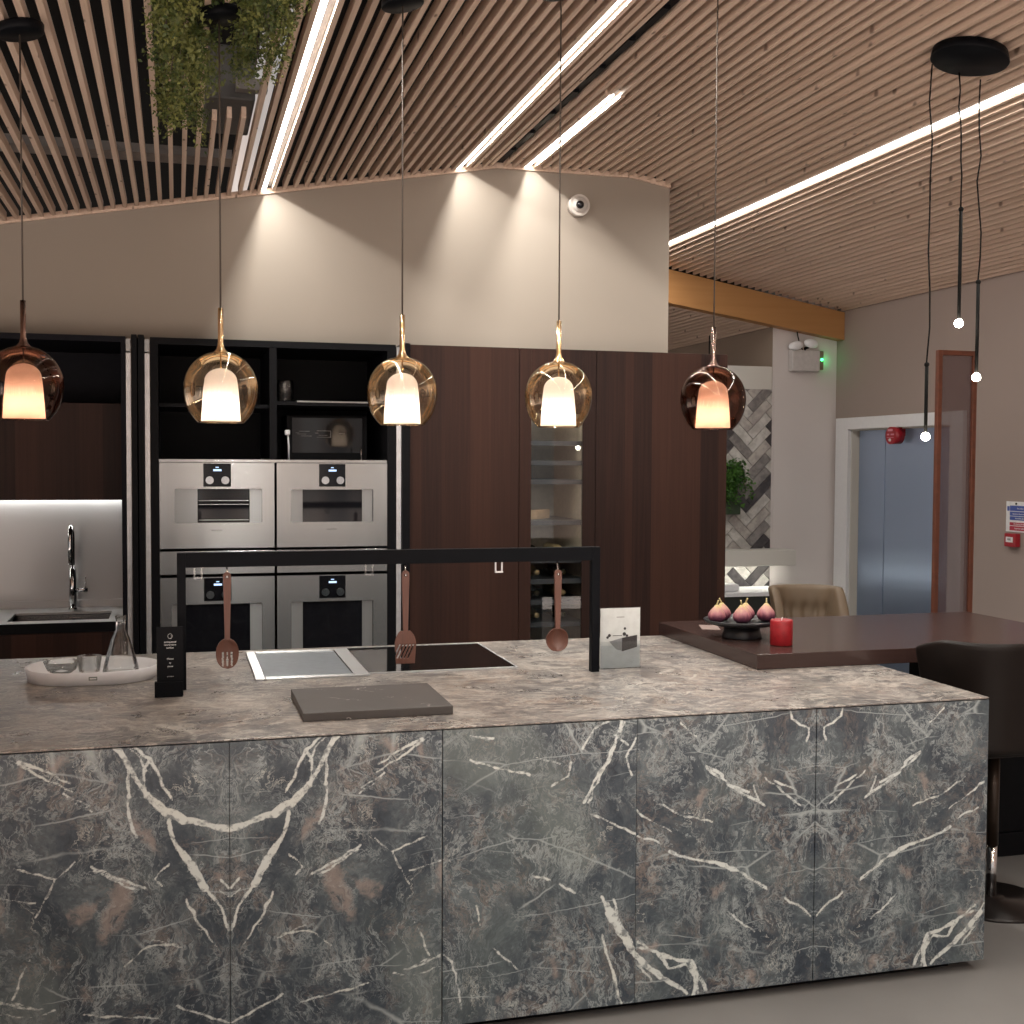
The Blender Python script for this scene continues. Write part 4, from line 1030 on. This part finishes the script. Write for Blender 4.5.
# oven tower with open shelves
t = thing('oven_tower', (-2.015, 3.6, 0), 'black open shelf tower housing four steel ovens', 'kitchen unit')
OX0, OX1 = -2.660, -1.370
bm = newbm()
add_box(bm, OX0, OX0+.04, YK, YE, 0, ZT); add_box(bm, OX1-.046, OX1, YK, YE, 0, ZT); add_box(bm, OX0+.04, OX1-.046, YK, YE, ZT-.035, ZT); add_box(bm, OX0+.04, OX1-.046, YE-.02, YE, 0, ZT-.035)
obj('carcass', bm, M['black'], t)
bm = newbm(); add_box(bm, -2.050, -2.012, YK+.004, YE-.021, 1.665, ZT-.036); obj('divider', bm, M['black'], t)
for a, b, z in ((OX0+.041, -2.051, 1.955), (-2.011, OX1-.047, 1.975)):
    bm = newbm(); add_box(bm, a, b, YK+.06, YE-.021, z-.02, z, .001); obj('shelf', bm, M['black'], t)
bm = newbm(); add_box(bm, OX0+.041, OX1-.047, YK+.012, YE-.021, 1.645, 1.660); o_ = obj('oven_top_rail', bm, M['steel'], t)
bm = newbm(); add_box(bm, -1.90, OX1-.05, YK+.054, YK+.0595, 1.972, 1.980); obj('shelf_edge', bm, M['steel_dark'], t)
bm = newbm(); add_box(bm, OX0+.041, OX1-.047, YK+.1, YE-.021, 0, 0.44); obj('base_box', bm, M['black'], t)

def oven(x0, x1, z0, z1, gx, zw, label, rec, logo=True, rack=True, deep=False):
    cx = (x0+x1)/2; YO = YK
    t = thing('built_in_oven', (cx, YO, z0), label, 'oven', 'steel built in ovens')
    zg0, zg1 = zw
    bm = newbm()                                      # door frame around the recess
    add_box(bm, x0, rec[0], YO, YO+.03, z0, z1); add_box(bm, rec[1], x1, YO, YO+.03, z0, z1)
    add_box(bm, rec[0], rec[1], YO, YO+.03, zg1, z1); add_box(bm, rec[0], rec[1], YO, YO+.03, z0, zg0)
    d_ = obj('door', bm, M['steel'], t)
    for ga, gb in ((rec[0]+.0005, gx[0]), (gx[1], rec[1]-.0005)):
        bm = newbm(); add_box(bm, ga, gb, YO+.016, YO+.028, zg0+.0005, zg1-.0005); obj('grip_recess', bm, M['steel_dark'], d_)
    bm = newbm(); add_box(bm, gx[0]+.0005, gx[1]-.0005, YO+.014, YO+.020, zg0+.0005, zg1-.0005); obj('window_glass', bm, M['glass_dark'], d_)
    if rack:
        bm = newbm()
        for z in (zg0+.012, zg0+.095, zg0+.115):
            add_box(bm, gx[0]+.006, gx[1]-.006, YO+.0125, YO+.0138, z, z+.0035)
        obj('oven_rack', bm, M['steel_dark'], t)
    bm = newbm(); add_box(bm, cx-.073, cx+.069, YO-.004, YO-.0002, z1-.126, z1-.004, .001); p_ = obj('control_panel', bm, M['glass_dark'], t)
    for dx in (-.041, .039):
        bm = newbm(); add_cyl(bm, (cx+dx, YO-.022, z1-.092), .0205, .0175, axis='Y', seg=28); add_box(bm, cx+dx-.0025, cx+dx+.0025, YO-.026, YO-.0221, z1-.108, z1-.076); obj('knob', bm, M['chrome'], p_)
    bm = newbm(); add_box(bm, cx-.022, cx+.020, YO-.0052, YO-.0042, z1-.044, z1-.034); add_box(bm, cx-.010, cx+.006, YO-.0052, YO-.0042, z1-.026, z1-.022); obj('display', bm, M['display'], p_)
    if logo:
        b2 = text_bm('GAGGENAU', .0105, (cx-.005, YO-.0006, z0+.095)); obj('lettering', b2, plain('etched_text', (.05, .05, .05), .4), t)
    return t
oven(-2.617, -2.0265, 1.190, 1.642, (-2.425, -2.155), (1.325, 1.504), 'upper steel oven in the column next to the sink niche', (-2.54, -2.092))
oven(-2.0135, -1.4175, 1.190, 1.642, (-1.876, -1.553), (1.325, 1.500), 'upper steel oven in the column next to the walnut cabinet', (-1.938, -1.495), rack=False)
oven(-2.617, -2.0265, 0.445, 1.036, (-2.496, -2.155), (0.560, 0.893), 'lower steel oven behind the slotted spoon', (-2.56, -2.092), rack=False)
oven(-2.0135, -1.4175, 0.445, 1.036, (-1.876, -1.553), (0.560, 0.893), 'lower steel oven behind the griddle', (-1.938, -1.495), rack=False)
for (a, b, lb) in ((-2.617, -2.0265, 'slim steel drawer front between the ovens on the sink side'), (-2.0135, -1.4175, 'slim steel drawer front between the ovens on the walnut side')):
    bm = newbm(); add_box(bm, a, b, YK, YK+.03, 1.0525, 1.1755, .0015); add_box(bm, a+.01, b-.01, YK+.03, YK+.5, 1.056, 1.172)
    tag(obj('warming_drawer', bm, M['steel']), lb, 'drawer', 'steel drawers between the ovens')
# things on the open shelves
vessel('glass_jar', [(0, .0005), (.048, .001), (.050, .012), (.050, .10), (.044, .118), (.046, .126), (.043, .126), (.041, .118), (.047, .10), (.047, .014), (0, .006)], (-1.945, 3.50, 1.9755), 'clear glass jar on the upper shelf of the oven tower', 'jar')
t = thing('shelf_lamp', (-1.948, 3.42, 1.66), 'slim stem with a small white square head above the ovens', 'lamp')
bm = newbm(); add_tube(bm, [(-1.935, 3.40, 1.6605), (-1.935, 3.40, 1.74), (-1.940, 3.40, 1.795)], .005, 10); obj('stem', bm, M['white_gloss'], t)
bm = newbm(); add_box(bm, -1.958, -1.928, 3.385, 3.415, 1.795, 1.825, .006); obj('head', bm, M['white_gloss'], t)
t = thing('coffee_machine', (-1.68, 3.62, 1.66), 'black glass fronted machine on the lower shelf of the oven tower', 'coffee machine')
bm = newbm(); add_box(bm, -1.93, -1.47, 3.60, 3.93, 1.6605, 1.915, .004); obj('body', bm, M['black'], t)
bm = newbm(); add_box(bm, -1.90, -1.50, 3.594, 3.5995, 1.70, 1.90, .001); obj('front_glass', bm, M['glass_dark'], t)
bm = newbm()
for (a, b, z) in ((-1.86, -1.80, 1.822), (-1.87, -1.82, 1.806), (-1.85, -1.79, 1.795), (-1.88, -1.86, 1.812), (-1.76, -1.68, 1.825), (-1.77, -1.75, 1.812), (-1.75, -1.70, 1.800), (-1.76, -1.68, 1.789), (-1.63, -1.60, 1.812)):
    add_box(bm, a, b, 3.5925, 3.5935, z, z+.0022)
add_box(bm, -1.682, -1.680, 3.5925, 3.5935, 1.79, 1.827); obj('printed_lines', bm, plain('grey_print', (.22, .22, .21), .5), t)
bm = newbm(); add_cyl(bm, (-1.535, 3.40, 1.6605), .004, .072, seg=12); add_cyl(bm, (-1.535, 3.40, 1.6605), .012, .004, seg=16)
tag(obj('metal_rod', bm, M['chrome']), 'short bright metal rod standing on the oven top rail', 'rod')

# walnut cabinets and glazed wine cabinet
def cab(name, x0, x1, label, seams):
    t = thing(name, ((x0+x1)/2, 3.6, 0), label, 'cabinet')
    bm = newbm(); add_box(bm, x0+.001, x1-.001, YK+.022, YE, .1, ZT+.004); add_box(bm, x0+.001, x1-.001, YK+.06, YE, 0, .0995); obj('carcass', bm, M['walnut_lo'], t)
    xs = [x0]+seams+[x1]
    for a, b in zip(xs, xs[1:]):
        bm = newbm(); add_box(bm, a+.0012, b-.0012, YK, YK+.021, .105, ZT+.004, .001); obj('door', bm, M['walnut'], t)
    return t
cab('tall_cabinet', -1.292, -0.6645, 'dark walnut tall cabinet between the pocket door and the wine cabinet', [])
cab('tall_cabinet', -0.206, 0.618, 'wide dark walnut tall cabinet at the free end of the run', [])
t = thing('wine_cabinet', (-.435, 3.6, 0), 'tall walnut wine cabinet with a lit narrow glass door', 'wine cabinet')
WX0, WX1 = -.6625, -.208; GX0, GX1, GZ1 = -.593, -.285, 1.93
bm = newbm(); add_box(bm, WX0, WX0+.02, YK+.022, YE, 0, ZT); add_box(bm, WX1-.02, WX1, YK+.022, YE, 0, ZT); add_box(bm, WX0+.02, WX1-.02, YK+.022, YE, 0, .3); add_box(bm, WX0+.02, WX1-.02, YK+.022, YE, GZ1+.05, ZT)
obj('carcass', bm, M['walnut_lo'], t)
bm = newbm(); add_box(bm, WX0+.0215, WX1-.0215, YE-.05, YE-.03, .302, GZ1+.048); add_box(bm, WX0+.0205, WX0+.026, YK+.06, YE-.051, .302, GZ1+.048); add_box(bm, WX1-.026, WX1-.0205, YK+.06, YE-.051, .302, GZ1+.048); obj('lining', bm, plain('lining_pale', (.62, .55, .45), .45), t)
bm = newbm(); add_box(bm, -.462, -.458, YE-.053, YE-.0505, .302, GZ1+.04); obj('lining_seam', bm, M['black'], t)
bm = newbm(); add_box(bm, WX0, GX0, YK, YK+.021, .105, ZT+.004, .001); add_box(bm, GX1, WX1, YK, YK+.021, .105, ZT+.004, .001); add_box(bm, GX0, GX1, YK, YK+.021, GZ1, ZT+.004, .001); add_box(bm, GX0, GX1, YK, YK+.021, .105, .35, .001)
d_ = obj('door', bm, M['walnut'], t)
bm = newbm(); add_box(bm, GX0+.0005, GX1-.0005, YK+.008, YK+.012, .3505, GZ1-.0005); obj('door_glass', bm, M['glass_clear'], d_)
SHZ = [1.775, 1.662, 1.553, 1.318, 1.10, .98, .86, .73]
for z in SHZ:
    bm = newbm(); add_box(bm, WX0+.03, WX1-.03, YK+.06, YE-.06, z-.014, z, .001); add_box(bm, WX0+.03, WX1-.03, YK+.045, YK+.0595, z-.026, z+.002, .001); obj('shelf', bm, plain('shelf_grey', (.050, .055, .062), .35), t)
bm = newbm(); add_box(bm, WX0+.06, WX1-.06, YK+.09, YK+.11, GZ1+.035, GZ1+.048); 
for zz in (1.7605, 1.6475, 1.5385, 1.3035): add_box(bm, WX0+.06, WX1-.06, YK+.08, YK+.10, zz-.004, zz)
obj('light_strip', bm, M['wine_led'], t)
BG = mat_darkglass('bottle_glass', (.03, .025, .012), .1)
WD = plain('pale_board', (.48, .33, .20), .5)
def bottle(x, z, label, mat):
    bm = newbm(); y0 = YK+.10
    vs0 = len(bm.verts); add_lathe(bm, [(0, 0), (.030, 0), (.034, .006), (.034, .18), (.028, .21), (.0135, .24), (.0135, .29), (.016, .292), (.016, .305), (0, .305)], (0, 0, 0), 20)
    bmesh.ops.rotate(bm, matrix=Matrix.Rotation(PI/2, 3, 'X'), verts=bm.verts)
    bmesh.ops.rotate(bm, matrix=Matrix.Rotation(PI/2, 3, 'Y'), verts=bm.verts) if False else None
    bmesh.ops.translate(bm, vec=(x, y0+.32, z+.0345), verts=bm.verts)
    tag(obj('wine_bottle', bm, mat), label, 'bottle', 'bottles lying in the wine cabinet')
GB = plain('gold_foil', (.55, .42, .22), .35, .5)
for k, (z, nm) in enumerate(((1.1005, 'top'), (.9805, 'second'), (.8605, 'third'), (.7305, 'lowest'))):
    for q, xx in (('hinge', -.52), ('ladle', -.36)):
        side = 'at the hob side' if q == 'hinge' else 'behind the ladle'
        bottle(xx, z, f'wine bottle lying on the {nm} bottle rack, {side}', BG if (k+(q == 'hinge')) % 2 else GB)
bm = newbm(); add_box(bm, -.11, .11, -.035, .035, 0, .055, .003)
bmesh.ops.rotate(bm, matrix=Matrix.Rotation(.9, 3, 'Z'), verts=bm.verts); bmesh.ops.translate(bm, vec=(-.465, 3.52, 1.319), verts=bm.verts)
tag(obj('wooden_box', bm, WD), 'small pale wooden box lying on the middle glass cabinet shelf', 'box')
# ------------------------------------------------------------------ wall-mounted items
t = thing('security_camera', (-.22, 3.54, 3.18), 'small white dome security camera high on the beige wall', 'camera')
bm = newbm(); add_cyl(bm, (-.221, 3.500, 3.178), .062, .049, axis='Y', seg=40, r2=.066); obj('housing', bm, plain('camera_white', (.58, .54, .50), .5), t)
bm = newbm(); add_sphere(bm, (-.221, 3.500, 3.178), .047, 28, 16, (1, .75, 1)); obj('dome', bm, plain('camera_dome', (.55, .52, .49), .4), t)
bm = newbm(); add_sphere(bm, (-.2325, 3.4655, 3.171), .024, 24, 14); obj('lens', bm, M['glass_dark'], t)

t = thing('emergency_light', (2.45, 5.65, 2.5), 'white twin headed emergency light with green indicator under the orange beam', 'emergency light')
bm = newbm(); add_box(bm, 2.33, 2.585, 5.585, 5.655, 2.415, 2.590, .008); add_box(bm, 2.5855, 2.625, 5.60, 5.655, 2.43, 2.585, .004, mi=1); obj('body', bm, [plain('unit_white', (.56, .53, .52), .6), plain('unit_brown', (.20, .13, .10), .5)], t)
for (lx, lz, tilt) in ((2.352, 2.618, -.35), (2.49, 2.640, .25)):
    bm = newbm(); add_sphere(bm, (0, 0, 0), .052, 24, 14, (1.25, .55, .72)); bmesh.ops.rotate(bm, matrix=Matrix.Rotation(tilt*.6, 3, 'Y'), verts=bm.verts); bmesh.ops.translate(bm, vec=(lx, 5.57, lz), verts=bm.verts)
    obj('lamp_head', bm, M['white_gloss'], t)
bm = newbm(); add_tube(bm, [(2.43, 5.60, 2.588), (2.40, 5.60, 2.64), (2.385, 5.60, 2.70), (2.385, 5.615, 2.74)], .005, 8); add_tube(bm, [(2.45, 5.60, 2.588), (2.44, 5.58, 2.60), (2.47, 5.575, 2.61)], .012, 8); obj('bracket', bm, M['black'], t)
bm = newbm(); add_sphere(bm, (2.606, 5.594, 2.513), .011, 14, 8); obj('indicator', bm, M['led_green'], t)
la = bpy.data.lights.new('indicator_glow', 'POINT'); la.energy = .12; la.color = (.05, 1, .25); la.shadow_soft_size = .01
o = bpy.data.objects.new('indicator_light', la); COL.objects.link(o); o.parent = t; o.location = Vector((2.65, 5.61, 2.515))-t.location

t = thing('fire_alarm_beacon', (XR-.05, 4.74, 1.872), 'round red fire alarm sounder at the top of the lift door', 'fire alarm')
bm = newbm(); add_cyl(bm, (XR-.075, 4.74, 1.872), .066, .085, axis='X', seg=40, r2=.062); add_box(bm, XR-.02, XR+.03, 4.70, 4.78, 1.87, 1.934); obj('body', bm, M['red'], t)
bm = newbm(); add_sphere(bm, (XR-.078, 4.74, 1.838), .012, 14, 8); obj('light_lens', bm, WH, t)
bm = newbm()
add_box(bm, XR-.0765, XR-.0755, 4.71, 4.775, 1.905, 1.921); add_box(bm, XR-.0765, XR-.0755, 4.755, 4.785, 1.874, 1.886); add_box(bm, XR-.0765, XR-.0755, 4.69, 4.735, 1.874, 1.886); add_box(bm, XR-.0765, XR-.0755, 4.695, 4.785, 1.855, 1.859)
obj('lettering', bm, plain('pink_print', (.62, .30, .36), .5), t)

t = thing('fire_notice', (XR-.005, 3.36, 1.31), 'blue and red fire action notice on the taupe wall', 'sign')
bm = newbm(); add_box(bm, XR-.006, XR-.001, 3.235, 3.485, 1.212, 1.412); obj('board', bm, WH, t)
rowsb = [(1.350, 1.385), (1.318, 1.345), (1.290, 1.314)]
bm = newbm()
for a, b in rowsb: add_box(bm, XR-.0075, XR-.0062, 3.245, 3.447, a, b)
add_box(bm, XR-.0075, XR-.0062, 3.452, 3.474, 1.35, 1.38); obj('blue_panels', bm, M['blue'], t)
bm = newbm(); add_box(bm, XR-.0075, XR-.0062, 3.245, 3.447, 1.255, 1.275); add_box(bm, XR-.0075, XR-.0062, 3.245, 3.447, 1.222, 1.250); obj('red_panels', bm, M['signred'], t)
bm = newbm()
for s_, z_ in (('Fire action', 1.367), ('Any person discovering a fire', 1.331), ('Sound the alarm', 1.302), ('On hearing the alarm', 1.265), ('Leave the building', 1.236)):
    b2 = text_bm(s_, .0145 if len(s_) < 24 else .0125, (XR-.0082, 3.346, z_), ax='YZ'); me_ = bpy.data.meshes.new('x'); b2.to_mesh(me_); b2.free(); bm.from_mesh(me_); bpy.data.meshes.remove(me_)
obj('lettering', bm, WH, t)
bm = newbm(); add_cyl(bm, (XR-.012, 3.385, 1.398), .006, .006, axis='X', seg=14); obj('screw', bm, M['black'], t)
t = thing('fire_alarm_switch', (XR-.02, 3.40, 1.165), 'small red fire call point below the notice', 'fire alarm')
bm = newbm(); add_box(bm, XR-.045, XR-.001, 3.345, 3.452, 1.115, 1.203, .006); obj('body', bm, M['red'], t)
bm = newbm(); add_box(bm, XR-.047, XR-.0455, 3.365, 3.432, 1.145, 1.180); p_ = obj('press_panel', bm, WH, t)
b2 = text_bm('FIRE', .020, (XR-.0476, 3.399, 1.163), ax='YZ'); obj('lettering', b2, M['black'], p_)

# narrow framed perforated screen
t = thing('framed_screen', (2.0, 2.9, 0), 'tall narrow red brown framed mesh screen standing before the lift', 'screen')
SX0, SX1, SZ = 1.812, 2.082, 2.330; w = .030
bm = newbm(); add_box(bm, SX0, SX0+w, 2.885, 2.915, .03, SZ, .003); add_box(bm, SX1-w, SX1, 2.885, 2.915, .03, SZ, .003); add_box(bm, SX0+w, SX1-w, 2.885, 2.915, SZ-w, SZ, .003); add_box(bm, SX0+w, SX1-w, 2.885, 2.915, .03, .03+w, .003); obj('frame', bm, M['redwood'], t)
bm = newbm(); add_box(bm, SX0+w+.0005, SX1-w-.0005, 2.899, 2.901, .031+w, SZ-w-.0005); obj('mesh_infill', bm, M['perforated'], t)
bm = newbm(); add_box(bm, SX0-.03, SX1+.03, 2.78, 3.02, 0, .0295, .003); obj('foot', bm, M['redwood'], t)

# ------------------------------------------------------------------ display bay beyond: herringbone tiles, shelf, counter
tiles = newbm(); W, K = .078, 3.2
TX0, TX1, TZ0, TZ1 = .62, 2.186, .45, 2.262
import itertools
def hb():
    k = 3; L = k
    for m in range(-20, 21):
        for n in range(-40, 41):
            yield (n+2*k*m, n, n+2*k*m+k, n+1)
            yield (n+2*k*m+k, n+1-k, n+2*k*m+k+1, n+1)
c45 = math.sqrt(.5)
for (a, b, c, d) in hb():
    gq = .03
    P = [(a+gq, b+gq), (c-gq, b+gq), (c-gq, d-gq), (a+gq, d-gq)]
    Q = [(2.02+W*c45*(p-q), 1.3+W*c45*(p+q)) for p, q in P]
    if max(q[0] for q in Q) < TX0 or min(q[0] for q in Q) > TX1 or max(q[1] for q in Q) < TZ0 or min(q[1] for q in Q) > TZ1: continue
    mi = random.choices((0, 1, 2, 3), (.40, .22, .12, .26))[0]
    add_prism(tiles, Q, YF-.008, YF+.004, 'Y', mi)
for co_, no in (((TX0, 0, 0), (-1, 0, 0)), ((TX1, 0, 0), (1, 0, 0)), ((0, 0, TZ0), (0, 0, -1)), ((0, 0, TZ1), (0, 0, 1))):
    bmesh.ops.bisect_plane(tiles, geom=tiles.verts[:]+tiles.edges[:]+tiles.faces[:], plane_co=co_, plane_no=no, clear_outer=True)
def mat_tile(name, lo, hi):
    t = NT(name); g = t.noise(t.map(t.pos(), (16, 16, 16)), 1.0, 5, 0.65)
    return t.done(t.bsdf(t.mix(t.mapr(g, .35, .65, 0, 1), lo, hi), .5))
tp = obj('herringbone_tiling', tiles, [mat_tile('tile_pale', (.42, .40, .38), (.62, .60, .57)), mat_tile('tile_mid', (.34, .31, .295), (.50, .47, .44)), mat_tile('tile_grey', (.15, .14, .14), (.27, .25, .24)), mat_tile('tile_dark', (.040, .036, .040), (.085, .078, .080))])
tp['kind'] = 'structure'
bm = newbm(); add_box(bm, .65, 2.305, 5.43, YF-.0085, .830, .955, .003); 
t = thing('wall_shelf', (1.5, 5.5, .83), 'thick white wall shelf across the herringbone tiles', 'shelf'); obj('board', bm, M['wall_white'], t)
bm = newbm(); add_box(bm, .70, 2.28, 5.52, 5.55, .8235, .8297); obj('light_strip', bm, M['display_lit'], t)
t = thing('display_counter', (1.4, 5.3, 0), 'dark green counter with a pale top below the white shelf', 'counter')
bm = newbm(); add_box(bm, .66, 2.15, 5.22, YF-.009, 0, .613, .003); obj('body', bm, plain('dark_green_front', (.022, .026, .022), .5), t)
bm = newbm(); add_box(bm, .64, 2.165, 5.20, YF-.009, .6135, .645, .003); obj('top', bm, M['white_gloss'], t)
bm = newbm(); add_box(bm, 1.53, 1.735, 5.28, 5.40, .6455, .705, .02, seg=3)
tag(obj('folded_towel', bm, M['white']), 'folded white towel on the display counter beyond the walnut cabinet', 'towel')
t = thing('wall_planter', (1.80, 5.6, 1.2), 'green trailing plant in a wall planter on the herringbone tiles', 'plant')
bm = newbm(); roots = [(random.uniform(1.60, 1.90), random.uniform(5.56, 5.63), random.uniform(1.58, 1.70), random.uniform(.10, .38)) for _ in range(60)]
foliage(bm, roots, 0, 0, 6, .030); obj('leaves', bm, M['moss'], t, fix=False)
bm = newbm(); add_box(bm, 1.60, 1.88, 5.58, YF-.0085, 1.24, 1.36, .004); add_box(bm, 1.60, 1.88, 5.58, YF-.0085, 1.56, 1.64, .004); obj('planter_box', bm, plain('planter_green', (.035, .06, .028), .6), t)

# ------------------------------------------------------------------ world: showroom surround; bands added for steel reflections, lower half brightened to light ceiling
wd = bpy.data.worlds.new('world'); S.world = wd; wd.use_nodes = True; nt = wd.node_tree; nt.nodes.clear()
def wn(kind, **kw):
    n_ = nt.nodes.new(kind)
    for k, v_ in kw.items(): setattr(n_, k, v_)
    return n_
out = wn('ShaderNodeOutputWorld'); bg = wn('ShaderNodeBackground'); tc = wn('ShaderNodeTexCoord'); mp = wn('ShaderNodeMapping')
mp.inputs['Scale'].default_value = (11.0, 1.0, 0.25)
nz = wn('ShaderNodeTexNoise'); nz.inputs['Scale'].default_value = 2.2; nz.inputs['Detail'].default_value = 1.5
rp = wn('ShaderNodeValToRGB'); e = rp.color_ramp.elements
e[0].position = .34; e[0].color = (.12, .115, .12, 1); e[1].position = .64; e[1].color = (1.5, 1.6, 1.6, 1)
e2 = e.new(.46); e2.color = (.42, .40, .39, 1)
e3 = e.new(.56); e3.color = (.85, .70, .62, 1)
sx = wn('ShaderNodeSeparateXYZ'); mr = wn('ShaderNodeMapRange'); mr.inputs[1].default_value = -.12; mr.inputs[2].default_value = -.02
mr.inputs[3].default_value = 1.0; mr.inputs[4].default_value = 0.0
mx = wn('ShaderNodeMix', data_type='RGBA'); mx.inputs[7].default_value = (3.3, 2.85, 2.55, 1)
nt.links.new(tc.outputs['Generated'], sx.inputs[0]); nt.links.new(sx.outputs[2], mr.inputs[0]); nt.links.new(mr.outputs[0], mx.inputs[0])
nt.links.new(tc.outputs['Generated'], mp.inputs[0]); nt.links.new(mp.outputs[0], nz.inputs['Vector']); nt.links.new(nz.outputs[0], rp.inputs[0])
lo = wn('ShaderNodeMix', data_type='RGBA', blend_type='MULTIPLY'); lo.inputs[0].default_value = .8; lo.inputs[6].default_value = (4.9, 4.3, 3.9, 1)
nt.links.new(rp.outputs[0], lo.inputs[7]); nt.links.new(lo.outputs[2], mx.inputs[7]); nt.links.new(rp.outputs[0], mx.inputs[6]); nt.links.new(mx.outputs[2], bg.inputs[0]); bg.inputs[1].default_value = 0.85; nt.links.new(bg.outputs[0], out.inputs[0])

S.view_settings.view_transform = 'Standard'; S.view_settings.look = 'None'; S.view_settings.exposure = 0.0; S.view_settings.gamma = 1.0
S.view_settings.use_curve_mapping = False
try:
    S.cycles.use_denoising = True; S.cycles.denoiser = 'OPENIMAGEDENOISE'
    S.cycles.sample_clamp_indirect = 6.0; S.cycles.max_bounces = 10; S.cycles.transparent_max_bounces = 16; S.cycles.use_light_tree = True
    S.cycles.caustics_reflective = False; S.cycles.caustics_refractive = False
except Exception as ex: print(ex)
